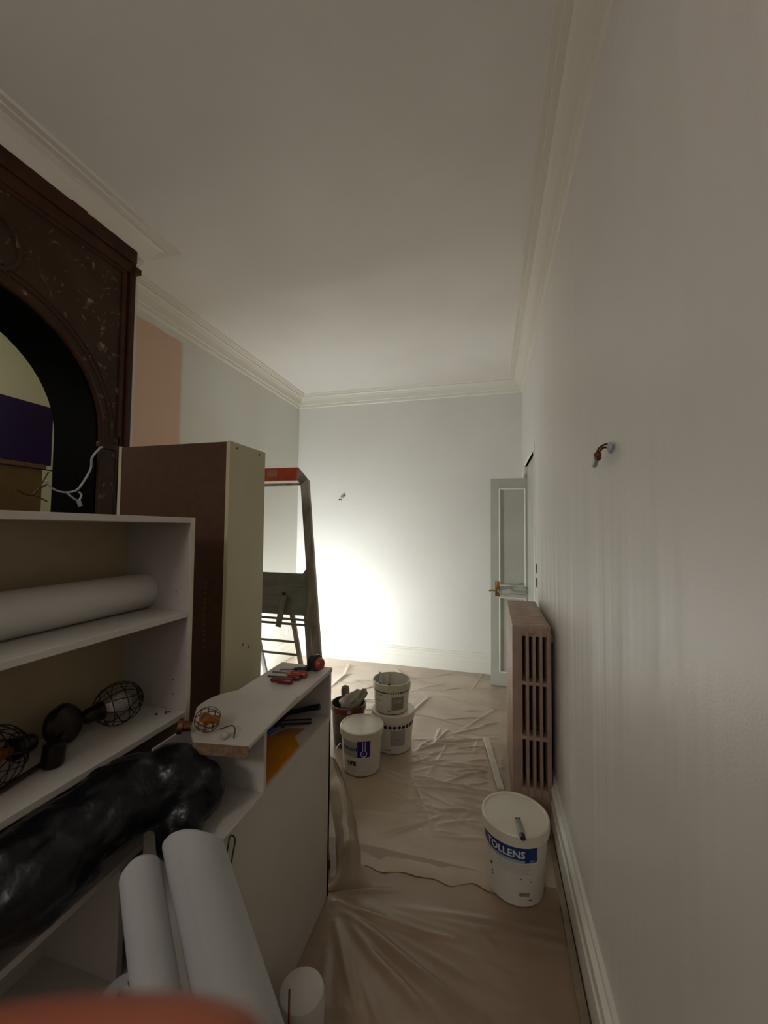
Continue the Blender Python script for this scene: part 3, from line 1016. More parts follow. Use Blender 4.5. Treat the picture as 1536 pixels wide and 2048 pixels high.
# ------------------------------------------------------------------ plastic sheets on the floor
CREASES = [
 ([(-0.647, 1.556), (-0.521, 1.523), (-0.39, 1.513), (-0.235, 1.507), (-0.131, 1.515)], .016, .020),
 ([(-0.579, 1.519), (-0.412, 1.452), (-0.266, 1.39), (-0.115, 1.33), (-0.026, 1.302)], .018, .024),
 ([(-0.641, 1.565), (-0.532, 1.608), (-0.378, 1.652)], .010, .016), ([(-0.547, 1.498), (-0.391, 1.383), (-0.281, 1.325), (-0.174, 1.261)], .014, .022),
 ([(-0.568, 1.463), (-0.472, 1.315), (-0.392, 1.201)], .013, .022), ([(-0.111, 1.591), (-0.041, 1.566), (0.019, 1.532)], .008, .016),
 ([(-0.67, 1.604), (-0.604, 1.665), (-0.558, 1.723)], .014, .016), ([(-0.545, 2.358), (-0.294, 2.402), (-0.015, 2.402)], .013, .012),
 ([(-0.455, 2.32), (-0.209, 2.36), (-0.015, 2.365)], .012, .011), ([(-0.379, 2.201), (-0.25, 2.169), (-0.147, 2.209), (-0.043, 2.211)], .011, .011),
 ([(-0.193, 2.301), (-0.084, 2.308), (-0.022, 2.29)], .009, .010), ([(-0.274, 2.018), (-0.143, 2.036)], .008, .010),
 ([(-0.518, 2.664), (-0.346, 2.823), (-0.155, 2.917), (0.042, 3.014)], .014, .012), ([(-0.382, 2.794), (-0.299, 3.041)], .014, .012),
 ([(-0.205, 2.542), (-0.016, 2.611)], .010, .012), ([(-0.201, 2.499), (-0.05, 2.557)], .010, .012), ([(-0.451, 2.614), (-0.372, 2.588), (-0.269, 2.65)], .010, .012),
 ([(-0.448, 2.08), (-0.352, 2.14), (-0.262, 2.144)], .009, .012), ([(-0.226, 2.802), (-0.017, 2.88)], .010, .012), ([(-0.142, 2.67), (-0.017, 2.723)], .010, .012),
 ([(-0.253, 2.073), (-0.078, 2.143)], .009, .012), ([(-0.543, 2.507), (-0.443, 2.567), (-0.381, 2.651)], .012, .012), ([(-1.453, 3.51), (-1.425, 3.845), (-1.5, 4.16)], .018, .02),
 ([(-1.46, 3.693), (-1.389, 3.898)], .016, .02), ([(-0.505, 2.655), (-0.416, 2.851)], .012, .014), ([(-0.616, 3.232), (-0.522, 3.565)], .014, .016), ([(-1.015, 4.211), (-0.761, 3.9), (-0.569, 3.88)], .012, .014)]
rnd = random.Random(3)
for k in range(90):
    y = rnd.uniform(2.0, 4.2)
    x = rnd.uniform(-1.7, .1) if y > 3.1 else rnd.uniform(-.5, .05)
    a_ = rnd.gauss(.25, .45) if rnd.random() < .75 else rnd.uniform(0, PI)
    l_ = rnd.uniform(.06, .28)
    CREASES.append(([(x - l_ * math.cos(a_), y - l_ * math.sin(a_)), (x, y + rnd.uniform(-.02, .02)), (x + l_ * math.cos(a_), y + l_ * math.sin(a_))], rnd.uniform(.004, .011), rnd.uniform(.008, .014)))
for k in range(16):
    a_ = rnd.uniform(-1.5, .1)
    d0, d1 = rnd.uniform(.05, .3), rnd.uniform(.35, .9)
    CREASES.append(([(-.60 + d0 * math.cos(a_), 1.56 + d0 * math.sin(a_)), (-.60 + d1 * math.cos(a_ + .04), 1.56 + d1 * math.sin(a_ + .04))], rnd.uniform(.004, .009), rnd.uniform(.014, .024)))


def sheet(name, x0, x1, y0, y1, step, z, m, fade=None):
    import numpy as np
    nx, ny = int((x1 - x0) / step) + 1, int((y1 - y0) / step) + 1
    X, Y = np.meshgrid(np.linspace(x0, x1, nx), np.linspace(y0, y1, ny))
    H = np.zeros_like(X)
    for pts, h, wd in CREASES:
        wd = wd * .72
        best = np.full_like(X, 9.0)
        tt = np.zeros_like(X)
        n = len(pts) - 1
        for i in range(n):
            ax, ay = pts[i]; bx, by = pts[i + 1]
            dx, dy = bx - ax, by - ay
            t = np.clip(((X - ax) * dx + (Y - ay) * dy) / (dx * dx + dy * dy + 1e-9), 0, 1)
            d = np.hypot(X - ax - t * dx, Y - ay - t * dy)
            up = d < best
            best = np.where(up, d, best)
            tt = np.where(up, (i + t) / n, tt)
        H = np.maximum(H, h * np.exp(-(best / wd) ** 2) * (np.sin(np.clip(tt, .03, .97) * PI) ** .5)) + .12 * h * np.exp(-(best / wd / 2) ** 2)
    H += .0016 * (np.sin(X * 23 + 2 * np.sin(Y * 7)) + np.sin(Y * 19 + 3 * np.sin(X * 5))) * .5 + .0016
    # flat where something stands on it
    for cx, cy, r in ((-.78, 2.42, .17), (-.655, 2.72, .18), (-.97, 2.68, .16), (.10, 1.83, .16)):
        k = np.clip((np.hypot(X - cx, Y - cy) - r + .03) / .05, 0, 1)
        H *= k
    for bx0, bx1, by0, by1 in ((.09, RX, 2.2, 2.98), (-1.0, -.625, .8, 1.57), (-1.7, -.9, 0, 1.65), (-.01, .04, 2.5, 2.9), (-.72, -.36, .55, 1.18)):
        dxx = np.maximum(np.maximum(bx0 - X, X - bx1), 0); dyy = np.maximum(np.maximum(by0 - Y, Y - by1), 0)
        H *= np.clip(np.hypot(dxx, dyy) / .03, 0, 1)
    Z = z + H
    me = bpy.data.meshes.new(name)
    co = np.stack([X, Y, Z], -1).reshape(-1, 3)
    idx = np.arange(nx * ny).reshape(ny, nx)
    q = np.stack([idx[:-1, :-1], idx[:-1, 1:], idx[1:, 1:], idx[1:, :-1]], -1).reshape(-1, 4)
    me.vertices.add(len(co)); me.vertices.foreach_set('co', co.ravel())
    me.loops.add(q.size); me.loops.foreach_set('vertex_index', q.ravel())
    me.polygons.add(len(q)); me.polygons.foreach_set('loop_start', np.arange(0, q.size, 4)); me.polygons.foreach_set('loop_total', np.full(len(q), 4))
    me.update(calc_edges=True)
    me.polygons.foreach_set('use_smooth', np.ones(len(q), bool))
    me.materials.append(MATS[m])
    o = bpy.data.objects.new(name, me)
    COL.objects.link(o)
    ORIG[o.name] = Vector((0, 0, 0))
    return o


tag(sheet('plastic_sheet', LX + .03, RX - .035, 1.77, FY - .028, .0085, .0015, 'sheet_far'), 'wrinkled translucent plastic sheet covering the far part of the floor', 'plastic sheet')
tag(sheet('plastic_sheet', -.93, RX - .06, -.6, 1.845, .0085, .0032, 'sheet_near'), 'smoother brownish plastic sheet covering the near floor, folds fanning out', 'plastic sheet')
bm = B()
for k in range(24):
    pass
pa = [(-.61 + .66 * k / 30, 1.795 + .055 * k / 30 + .010 * noise.noise(Vector((k * .31, 0, 0)))) for k in range(31)]
pb = [(-.60 + .66 * k / 30, 1.725 + .035 * k / 30 + .035 * noise.noise(Vector((k * .23, 4, 0)))) for k in range(31)]
va = [bm.verts.new((x, y, .0055 + .001 * math.sin(i))) for i, (x, y) in enumerate(pa)]
vm = [bm.verts.new(((pa[i][0] + pb[i][0]) / 2, (pa[i][1] + pb[i][1]) / 2, .0085 + .002 * noise.noise(Vector((i * .6, 1, 2))))) for i in range(31)]
vb = [bm.verts.new((x, y, .0075 + .001 * math.cos(i))) for i, (x, y) in enumerate(pb)]
for i in range(30):
    bm.faces.new((va[i], va[i + 1], vm[i + 1], vm[i])); bm.faces.new((vm[i], vm[i + 1], vb[i + 1], vb[i]))
tag(obj('sheet_overlap', bm, 'sheet_mid', smooth=True), 'paler folded strip of plastic where the two floor sheets overlap', 'plastic strip')
bm = B(); prism(bm, [(.250, .3), (.288, .3), (.290, 2.16), (.272, 2.16)], .0115, .0125, lambda u, v, t: (u, v, t))
tag(obj('edge_tape', bm, 'tape_strip'), 'long strip of masking tape on the floor along the right baseboard', 'tape')
# plastic bundle along the cabinet
bm = B()
path = spline([(-.565, 1.60, 0), (-.60, 1.70, 0), (-.66, 1.83, 0), (-.735, 1.99, 0), (-.82, 2.13, 0), (-.90, 2.25, 0), (-.945, 2.32, 0)], 8)
rows = []
for i, p in enumerate(path):
    t_ = i / (len(path) - 1)
    d_ = (path[min(i + 1, len(path) - 1)] - path[max(i - 1, 0)]).normalized()
    sd = Vector((d_.y, -d_.x, 0))
    hh = .115 * min(1, (t_ * 5.5) ** .8) * (1 - .25 * t_) + .004
    ww = .055 + .07 * max(0, 1 - t_ * 6) ** 1.5
    row = []
    for j in range(15):
        u_ = -1 + 2 * j / 14
        q = p + sd * (ww * u_ + .012 * noise.noise(Vector((t_ * 9, u_ * 2, 3))))
        z_ = .006 + hh * max(0, 1 - abs(u_) ** 1.7) * (1 + .22 * noise.noise(Vector((t_ * 4, u_ * 3.2, 0))))
        row.append(bm.verts.new((q.x, q.y, z_)))
    rows.append(row)
for i in range(len(rows) - 1):
    for j in range(14):
        bm.faces.new((rows[i][j], rows[i + 1][j], rows[i + 1][j + 1], rows[i][j + 1]))
tag(obj('plastic_bundle', bm, 'film_roll', smooth=True), 'long gathered fold of translucent plastic film on the floor beyond the low cabinet', 'plastic film')
bm = B(); bar(bm, (-.690, 1.66, .03), (-.86, 1.95, .03), .03, .04, bev=.002)
tag(obj('wood_offcut', bm, 'wood_dark'), 'brown wooden offcut squeezed between the low cabinet and plastic bundle', 'wood')
bm = B(); bar(bm, (.058, 2.40, .022), (-.030, 2.95, .022), .038, .018, bev=.002)
tag(obj('white_batten', bm, 'wood_white'), 'thin white wooden batten lying on the floor left of the radiator', 'batten')
for (x, y, r, lb) in ((.117, 1.235, .005, 'small pale paint drop on the near plastic sheet'), (-.545, 3.55, .010, 'tiny white paint chip on the far plastic sheet by the wall')):
    bm = B(); ball(bm, (x, y, .013), r, 2, (1, 1, .6)); tag(obj('paint_drop', bm, 'ink_white', smooth=True), lb, 'paint drop')


# ------------------------------------------------------------------ buckets
def cyl(cx, cy, rf):
    """maps (angle deg, z) to the bucket wall"""
    return lambda a, z, o=.0012: Vector((cx + (rf(z) + o) * math.cos(math.radians(a)), cy + (rf(z) + o) * math.sin(math.radians(a)), z))


def patch(f, a0, a1, z0, z1, o=.0012, n=None):
    bm = B()
    n = n or max(3, int(abs(a1 - a0) / 4))
    lo = [bm.verts.new(f(a0 + (a1 - a0) * i / n, z0, o)) for i in range(n + 1)]
    hi = [bm.verts.new(f(a0 + (a1 - a0) * i / n, z1, o)) for i in range(n + 1)]
    for i in range(n):
        bm.faces.new((lo[i], lo[i + 1], hi[i + 1], hi[i]))
    return bm


def wrap(s, size, f, a, z, r, o=.002, bold=0.0, tilt=0.0):
    return text_bm(s, size, lambda x, y: f(a + math.degrees(x / r), z + y + x * tilt, o), bold)


def bucket(name, label, cx, cy, z0, rt, rb, h, lid=True, m='bucket_white', rim='bucket_lid', group=None, lidh=.038):
    t = thing(name, label, 'bucket', (cx, cy, z0), group)
    rf = lambda z: rb + (rt - rb) * (z - z0) / h
    wl = .003
    if lid:
        prof = [(0, 0), (rb - .004, 0), (rb, .004), (rt, h - .01), (0, h - .01)]
    else:
        prof = [(0, 0), (rb - .004, 0), (rb, .004), (rt, h), (rt - wl, h), (rb - wl, .006), (0, .006)]
    bm = B(); lathe(bm, prof, 64, (cx, cy, z0)); obj('body', bm, m, t, smooth=True)
    bm = B()
    if lid:
        R = rt + .006
        lathe(bm, [(rt + .001, h - lidh), (R, h - lidh), (R + .001, h - .004), (R - .002, h), (R - .009, h + .001), (R - .013, h - .005), (R - .04, h - .006), (0, h - .006)], 64, (cx, cy, z0))
        obj('lid', bm, rim, t, smooth=True)
    else:
        lathe(bm, [(rt + .0002, h - lidh), (rt + .005, h - lidh), (rt + .006, h), (rt - .003, h + .002), (rt - .004, h - .002), (rt - .001, h - .006)], 64, (cx, cy, z0))
        obj('rim', bm, rim, t, smooth=True)
    return t, cyl(cx, cy, rf)


# right bucket by the radiator
t, f = bucket('paint_bucket', 'white lidded paint bucket with dark blue label band in front of the radiator', .100, 1.825, .006, .131, .112, .290, lidh=.045)
obj('label_band', patch(f, -178, -52, .196, .252), 'label_blue', t)
obj('label_lower', patch(f, -150, -74, .184, .196), 'label_pale', t)
obj('label_square', patch(f, -76, -52, .186, .199, .0016), 'label_blue', t)
tx_ = obj('lettering', wrap('TOLLENS', .040, f, -113, .217, .128, .0022, .0009), 'ink_white', t)
obj('small_lettering', wrap('MAT', .011, f, -63, .193, .126, .0024), 'ink_white', t)
bm = B()
for k in range(7):
    add(bm, patch(f, -128 + 3 * (k % 2), -62 - 4 * (k % 3), .176 - k * .006, .1772 - k * .006, .0012))
obj('fine_print', bm, 'label_pale', t)
obj('grey_print', patch(f, -86, -66, .052, .066), 'label_sage', t)
for (a0, a1, z0, z1) in ((-68, -61, .034, .038), (-146, -142, .12, .132), (-143, -140, .095, .102), (-84, -81, .118, .122), (-66, -62, .108, .112), (-142, -139, .083, .088)):
    obj('print_mark', patch(f, a0, a1, z0, z1, .0015), 'ink_black', t)
tl = thing('short_tool', 'short grey metal tool with black tip lying on the white lid near the radiator', 'tool', (.115, 1.73, .290))
bm = B(); bar(bm, (.108, 1.770, .3035), (.118, 1.690, .3035), .020, .016, bev=.004); obj('shaft', bm, 'platform_grey', tl)
bm = B(); bar(bm, (.1175, 1.695, .304), (.1215, 1.664, .304), .021, .018, bev=.006); obj('tip', bm, 'black_plastic', tl)
bm = B(); bar(bm, (.107, 1.771, .310), (.108, 1.767, .310), .022, .006, bev=.001); obj('clip', bm, 'black_plastic', tl)

# front bucket of the group
t, f = bucket('paint_bucket', 'white lidded bucket with royal blue thermometer label, front of the left group', -.785, 2.425, .006, .131, .112, .262, lidh=.040)
obj('label_square', patch(f, -84, -48, .125, .222), 'label_royal', t)
obj('label_grey_band', patch(f, -135, -84, .125, .215), 'label_grey', t)
bm = B()
th = [(0, .062)]
def thermo(x, y):
    return f(-66 + math.degrees(x / .124), .148 + y, .003)
pts = []
for k in range(25):
    a_ = PI / 2 + .42 + (2 * PI - .84) * k / 24
    pts.append((.0175 * math.cos(a_), .0175 * math.sin(a_)))
pts = [(-.0075, .070)] + pts + [(.0075, .070)]
tube(bm, [thermo(*p) for p in pts], .0022, 6)
obj('thermometer_outline', bm, 'ink_white', t, smooth=True)
bm = B()
add(bm, text_bm('O', .012, lambda x, y: thermo(x, y), .001))
obj('thermometer_bulb', bm, 'label_grey', t)
obj('lettering', wrap('ISOLANT', .024, f, -106, .170, .124, .0024, .0010), 'ink_black', t)
obj('lettering', wrap('UPE', .034, f, -102, .084, .120, .0024, .0012), 'ink_black', t)
bm = B()
lp = []
for k in range(24):
    a_ = 2 * PI * k / 24
    cxx, syy = math.cos(a_), math.sin(a_)
    lp.append(f(-64 + math.degrees(.022 * abs(cxx) ** .5 * (1 if cxx > 0 else -1) / .118), .062 + .011 * abs(syy) ** .5 * (1 if syy > 0 else -1), .002))
tube(bm, lp, .0013, 6, closed=True)
obj('rounded_mark', bm, 'ink_white', t, smooth=True)
bm = B(); tube(bm, spline([(-.912, 2.385, .15), (-.925, 2.37, .135), (-.93, 2.355, .12)]), .004, 8); obj('handle_end', bm, 'bucket_white', t, smooth=True)

# lower and upper bucket of the stack
t, f = bucket('paint_bucket', 'large white bucket with ring of black dots, under the open bucket', -.655, 2.725, .006, .142, .126, .250, lidh=.045)
for k in range(17):
    a_ = -176 + k * 13
    obj('dot', text_bm('.', .001, lambda x, y: (0, 0, 0)) if False else (lambda b: (lathe(b, [(0, .0016), (.0115, .0014), (.0122, 0)], 16, f(a_, .182, .0), align((math.cos(math.radians(a_)), math.sin(math.radians(a_)), 0))), b)[1])(B()), 'ink_black', t)
obj('label_grey_band', patch(f, -84, -40, .06, .165), 'label_grey', t)
obj('print_mark', patch(f, -100, -82, .030, .035, .0016), 'ink_black', t)
obj('print_mark', patch(f, -70, -52, .10, .104, .0016), 'label_sage', t)
t, f = bucket('open_bucket', 'open white paint bucket with brushes inside, on top of the stack', -.668, 2.725, .257, .128, .114, .195, lid=False, rim='bucket_inner', lidh=.045)
for k in range(24):
    a_ = -176 + k * 7.6
    obj('dot', (lambda b: (lathe(b, [(0, .0014), (.0052, .0012), (.0056, 0)], 10, f(a_, .398, .0), align((math.cos(math.radians(a_)), math.sin(math.radians(a_)), 0))), b)[1])(B()), 'ink_black', t)
obj('label_sage', patch(f, -76, -34, .285, .372), 'label_sage', t)
for (a0, a1, z0) in ((-140, -104, .378), (-132, -122, .366), (-138, -112, .338), (-70, -44, .347), (-70, -46, .335)):
    obj('print_mark', patch(f, a0, a1, z0, z0 + .003, .0016), 'ink_black' if a0 < -80 else 'ink_white', t)
obj('print_mark', patch(f, -88, -78, .275, .279, .0016), 'ink_black', t)
bm = B(); lathe(bm, [(0, .37), (.121, .37), (.121, .372), (0, .373)], 40, (-.668, 2.725, 0)); obj('paint_surface', bm, 'bucket_inner', t, smooth=True)
bm = B(); tube(bm, spline([(-.54, 2.715, .43), (-.535, 2.70, .41), (-.537, 2.69, .395)]), .004, 8); obj('handle_end', bm, 'bucket_inner', t, smooth=True)
for (p0, p1, m1, lb) in (((-.735, 2.665, .375), (-.765, 2.80, .458), 'label_grey', 'paint brush with pale handle in the open bucket, left one'), ((-.672, 2.66, .376), (-.70, 2.80, .455), 'cloth_grey', 'paint brush leaning in the open bucket, right one')):
    br = thing('paint_brush', lb, 'brush', p0)
    p0, p1 = Vector(p0), Vector(p1)
    bm = B(); bar(bm, p0.lerp(p1, .38), p1, .034 if 'left' in lb else .014, .008, (0, 1, 1), .002); obj('handle', bm, m1, br)
    bm = B(); bar(bm, p0, p0.lerp(p1, .36), .016, .009, (0, 1, 1), .003); obj('bristles', bm, 'ink_black', br)
    bm = B(); bar(bm, p0.lerp(p1, .34), p0.lerp(p1, .44), .018, .010, (0, 1, 1), .001); obj('ferrule', bm, 'metal_dark', br)

# dark bucket with rollers
t, f = bucket('roller_bucket', 'dark grey bucket with a red-brown rim, leftmost of the bucket group', -.965, 2.67, .006, .118, .100, .272, lid=False, m='bucket_grey', rim='red_rim', lidh=.035)
obj('rim_label', patch(f, -74, -62, .240, .270, .007), 'label_grey', t)
rl = thing('paint_roller', 'paint roller with a grey-green fluffy sleeve upright in the dark bucket', 'roller', (-.985, 2.70, .02))
bm = B()
lathe(bm, [(0, 0), (.02, .002), (.029, .012), (.030, .12), (.030, .285), (.024, .302), (.012, .308), (0, .309)], 28, (-.995, 2.715, .06), align((-.05, .02, 1)))
for v in bm.verts:
    v.co += Vector((noise.noise(v.co * 60), noise.noise(v.co * 60 + Vector((3, 3, 3))), 0)) * .002
obj('sleeve', bm, 'roller_pile', rl, smooth=True)
bm = B(); tube(bm, [(-.995, 2.715, .015), (-.995, 2.715, .07)], .006, 8); obj('spindle', bm, 'steel', rl, smooth=True)
bm = B()
t2 = bmesh.new(); bmesh.ops.create_icosphere(t2, subdivisions=4, radius=1)
for v in t2.verts:
    p = v.co.copy()
    q = Vector((p.x * .088, p.y * .056, p.z * .068))
    q *= 1 + .38 * noise.noise(p * 2.3 + Vector((4, 1, 0))) + .10 * abs(noise.noise(p * 6))
    q.z += .95 * max(0, q.x - .012) - .25 * max(0, -q.x)
    v.co = q + Vector((-.925, 2.650, .292))
add(bm, t2)
tag(obj('rag', bm, 'cloth_grey', smooth=True), 'crumpled stiff grey rag sticking out of the dark red-rimmed bucket', 'rag')

# ------------------------------------------------------------------ radiator
rad = thing('radiator', 'tall old cast-iron radiator with slotted end, painted beige-mauve by the right wall', 'radiator', (.21, 2.6, 0))
GX0, GX1, GZ0, GZ1 = .110, .306, .035, 1.0


def section(y0, y1):
    bm = B()
    cols = [(.110, .164), (.179, .1965), (.2125, .230), (.246, .2635), (.280, .306)]
    for i, (a_, b_) in enumerate(cols):
        box(bm, a_, b_, y0, y1, GZ0 + .02, GZ1 - .02, .010 if i in (0, 4) else .006, 2)
    for z0, z1 in ((GZ1 - .062, GZ1), (.684, .706), (.404, .428), (GZ0, .166)):
        box(bm, GX0, GX1, y0 + .001, y1 - .001, z0, z1, .010, 2)
    # nipple bosses near top and bottom
    for z in (GZ1 - .03, GZ0 + .04):
        lathe(bm, [(0, 0), (.022, 0), (.024, .006), (.024, .05), (0, .05)], 16, (.205, y0 + .005, z), align((0, 1, 0)))
    return bm


N_SEC = 13
PITCH = .058
first = None
for k in range(N_SEC):
    y0 = 2.225 + k * PITCH
    if first is None:
        first = obj('section', section(y0, y0 + .050), 'radiator_paint', rad, smooth=True)
    else:
        c_ = first.copy()
        COL.objects.link(c_)
        c_.location = first.location + Vector((0, k * PITCH, 0))
for k in (0, N_SEC - 1):
    for x in (.135, .290):
        bm = B(); yk = 2.25 + k * PITCH; tube(bm, [(x, yk, .010), (x, yk, .035), (x, yk, .085)], [.022, .013, .018], 12); obj('foot', bm, 'radiator_paint', rad, smooth=True)
bm = B(); lathe(bm, [(0, 0), (.018, 0), (.020, .004), (.014, .010), (0, .012)], 6, (.205, 2.219, GZ1 - .03), align((0, -1, 0)) ); obj('end_plug', bm, 'radiator_paint', rad)
bm = B(); tube(bm, [(.205, 2.10 + .12, .11), (.205, 2.19, .11), (.205, 2.16, .10), (.25, 2.13, .06), (.27, 2.12, .012)], .011, 10); obj('pipe', bm, 'wood_dark', rad, smooth=True)
bm = B(); box(bm, .306, .324, 2.30, 2.33, .9, .93, .002); box(bm, .306, .324, 2.85, 2.88, .9, .93, .002); obj('wall_bracket', bm, 'moulding_white', rad)

# ------------------------------------------------------------------ wall fittings
wb = thing('wall_wire', 'capped lamp wires sticking out of the right wall', 'wire', (.31, 1.25, 1.72))
bm = B(); tube(bm, spline([(.326, 1.205, 1.731), (.315, 1.215, 1.742), (.300, 1.235, 1.735), (.298, 1.25, 1.722)]), .003, 8); tube(bm, spline([(.326, 1.21, 1.727), (.31, 1.23, 1.735), (.300, 1.245, 1.72)]), .003, 8); obj('copper_lead', bm, 'copper_wire', wb, smooth=True)
bm = B(); ball(bm, (.318, 1.198, 1.728), .011, 2, (.7, 1, 1.5)); obj('plaster_cap', bm, 'terminal_clear', wb, smooth=True)
bm = B(); ball(bm, (.300, 1.252, 1.718), .011, 2, (1, 1.1, 1)); ball(bm, (.304, 1.262, 1.712), .009, 2); obj('clamp', bm, 'red_rim', wb, smooth=True)
bm = B(); tube(bm, [(.302, 1.27, 1.712), (.303, 1.298, 1.700)], [.009, .007], 12); ball(bm, (.303, 1.30, 1.697), .008, 2); obj('terminal_block', bm, 'terminal_clear', wb, smooth=True)

wf = thing('wall_wire', 'small twisted wire terminals sticking out of the far wall', 'wire', (-1.66, 4.3, 1.85))
bm = B(); tube(bm, spline([(-1.648, 4.317, 1.885), (-1.650, 4.295, 1.872), (-1.665, 4.285, 1.855), (-1.685, 4.285, 1.846)]), .0035, 8); obj('lead', bm, 'cable_white', wf, smooth=True)
bm = B(); box(bm, -1.70, -1.682, 4.275, 4.292, 1.828, 1.842, .003); box(bm, -1.676, -1.660, 4.275, 4.292, 1.824, 1.838, .003); obj('terminal', bm, 'metal_dark', wf)
bm = B(); tube(bm, [(-1.651, 4.316, 1.888), (-1.652, 4.30, 1.896)], .005, 8); ball(bm, (-1.640, 4.305, 1.874), .006, 2); obj('wire_tip', bm, 'metal_dark', wf, smooth=True)

for z, lb in ((1.222, 'upper of the two oval switch holes in the right wall beside the door'), (1.120, 'lower of the two oval switch holes in the right wall beside the door')):
    sw = thing('switch_box', lb, 'switch box', (.32, 3.06, z))
    bm = B(); lathe(bm, [(.036, 0), (.043, 0), (.0435, .0012), (.037, .0018), (.036, 0)], 28, (.3262, 3.06, z), align((-1, 0, 0))); obj('ring', bm, 'moulding_white', sw, smooth=True)
    bm = B(); lathe(bm, [(0, 0), (.036, 0), (.036, .003), (0, .0032)], 28, (.326, 3.06, z), align((-1, 0, 0))); obj('hole', bm, 'dark_void', sw)
ot = thing('wall_socket', 'white power socket low on the left wall behind the ladder', 'socket', (-2.24, 4.14, .29))
bm = B(); box(bm, -2.244, -2.236, 4.09, 4.175, .285, .37, .002); obj('plate', bm, 'ink_white', ot)
bm = B(); lathe(bm, [(.028, 0), (.030, .002), (.026, .003), (.024, -.001)], 24, (-2.236, 4.133, .327), align((1, 0, 0))); obj('well', bm, 'ink_white', ot, smooth=True)
bm = B(); ball(bm, (-2.235, 4.125, .327), .003, 1); ball(bm, (-2.235, 4.141, .327), .003, 1); obj('pin_hole', bm, 'ink_black', ot)

# ------------------------------------------------------------------ ladder
lad = thing('step_ladder', 'aluminium platform stepladder with an orange top cap before the far corner', 'ladder', (-1.52, 2.6, 0))


def fp(x, z, dy=0):        # point in the plane of the front frame
    return Vector((x, 2.575 - .10 * (1.925 - z) + dy, z))


def rx(z):                 # outer edge of the right rail
    return -1.250 + .144 * (1.84 - z)


LCX = -1.52
UPV = (0, -1, .1)
for s in (1, -1):
    def X(z, ins=0.0):
        r = rx(z) - ins
        return r if s == 1 else 2 * LCX - r
    bm = B(); bar(bm, fp(X(1.84, .031), 1.84), fp(X(.008, .031), .008), .062, .030, UPV, .003)
    obj('front_rail', bm, 'aluminium', lad)
    bm = B(); bar(bm, fp(X(1.823, .031), 1.823), fp(X(1.917, .094), 1.908), .062, .030, UPV, .003)
    obj('bent_top', bm, 'aluminium', lad)
    bm = B(); bar(bm, fp(X(1.19, .095), 1.177, .032), fp(X(.008, .095), .008, .032), .052, .022, UPV, .003)
    obj('platform_rail', bm, 'aluminium', lad)
    bm = B(); bar(bm, fp(X(1.228, .05), 1.225, .018), fp(X(1.14, .12), 1.145, .026), .030, .012, UPV, .002)
    obj('gusset', bm, 'aluminium', lad)
    xr = -1.458 if s == 1 else -1.798
    bm = B(); bar(bm, (xr, 2.63, 1.16), (xr, 3.06, .008), .036, .022, (0, -1, .3), .002)
    obj('rear_leg', bm, 'aluminium', lad)
bm = B(); box(bm, 2 * LCX + 1.335, -1.335, 2.554, 2.588, 1.840, 1.935, .004)
box(bm, -1.62, -1.53, 2.550, 2.592, 1.88, 1.922, .003)
obj('top_cap', bm, 'orange_plastic', lad)
bm = B(); box(bm, -1.575, -1.495, 2.548, 2.553, 1.870, 1.921, .002); obj('worn_patch', bm, 'worn_grey', lad)
bm = B(); box(bm, -1.375, -1.365, 2.551, 2.553, 1.905, 1.912, .001); obj('rivet', bm, 'steel', lad)
bm = B(); bar(bm, fp(2 * LCX + 1.31, 1.812), fp(-1.31, 1.812), .017, .015, UPV, .002); obj('cross_bar', bm, 'aluminium', lad)
bm = B()
xl, xr = 2 * LCX + 1.215, -1.215
a_ = [fp(xl, .897, .02), fp(xr, .897, .02), fp(xr, 1.181, .02), fp(xl, 1.181, .02)]
bb = [p + Vector((0, .010, 0)) for p in a_]
vs = [bm.verts.new(p) for p in a_ + bb]
for q in ((0, 1, 2, 3), (7, 6, 5, 4), (0, 4, 5, 1), (1, 5, 6, 2), (2, 6, 7, 3), (3, 7, 4, 0)):
    bm.faces.new([vs[i] for i in q])
obj('platform', bm, 'platform_grey', lad)
for z in (.918, .948, 1.024, 1.10, 1.175):
    bm = B(); bar(bm, fp(xl, z, .014), fp(xr, z, .014), .008, .006, UPV, .001); obj('platform_rib', bm, 'platform_grey', lad)
for z in (.870, .838):
    bm = B(); bar(bm, fp(xl, z, .018), fp(xr, z, .018), .015, .015, UPV, .002); obj('platform_bar', bm, 'aluminium', lad)
bm = B(); bar(bm, fp(-1.377, 1.03, -.01), fp(-1.407, .82, -.01), .042, .014, UPV, .003); obj('latch_arm', bm, 'aluminium', lad)
bm = B(); bar(bm, fp(-1.386, 1.051, -.002), fp(-1.386, 1.034, -.002), .024, .012, UPV, .003); obj('latch_pin', bm, 'black_plastic', lad)
for z in (.607, .495, .25):
    yq = 2.63 + (1.16 - z) * .3733
    bm = B(); bar(bm, (-1.798, yq, z), (-1.458, yq, z), .018, .022, (0, -1, .3), .002); obj('rear_rung', bm, 'aluminium', lad)
bm = B(); bar(bm, fp(xl - .08, .30, .02), fp(-1.13, .30, .02), .045, .02, UPV, .002); obj('step', bm, 'aluminium', lad)

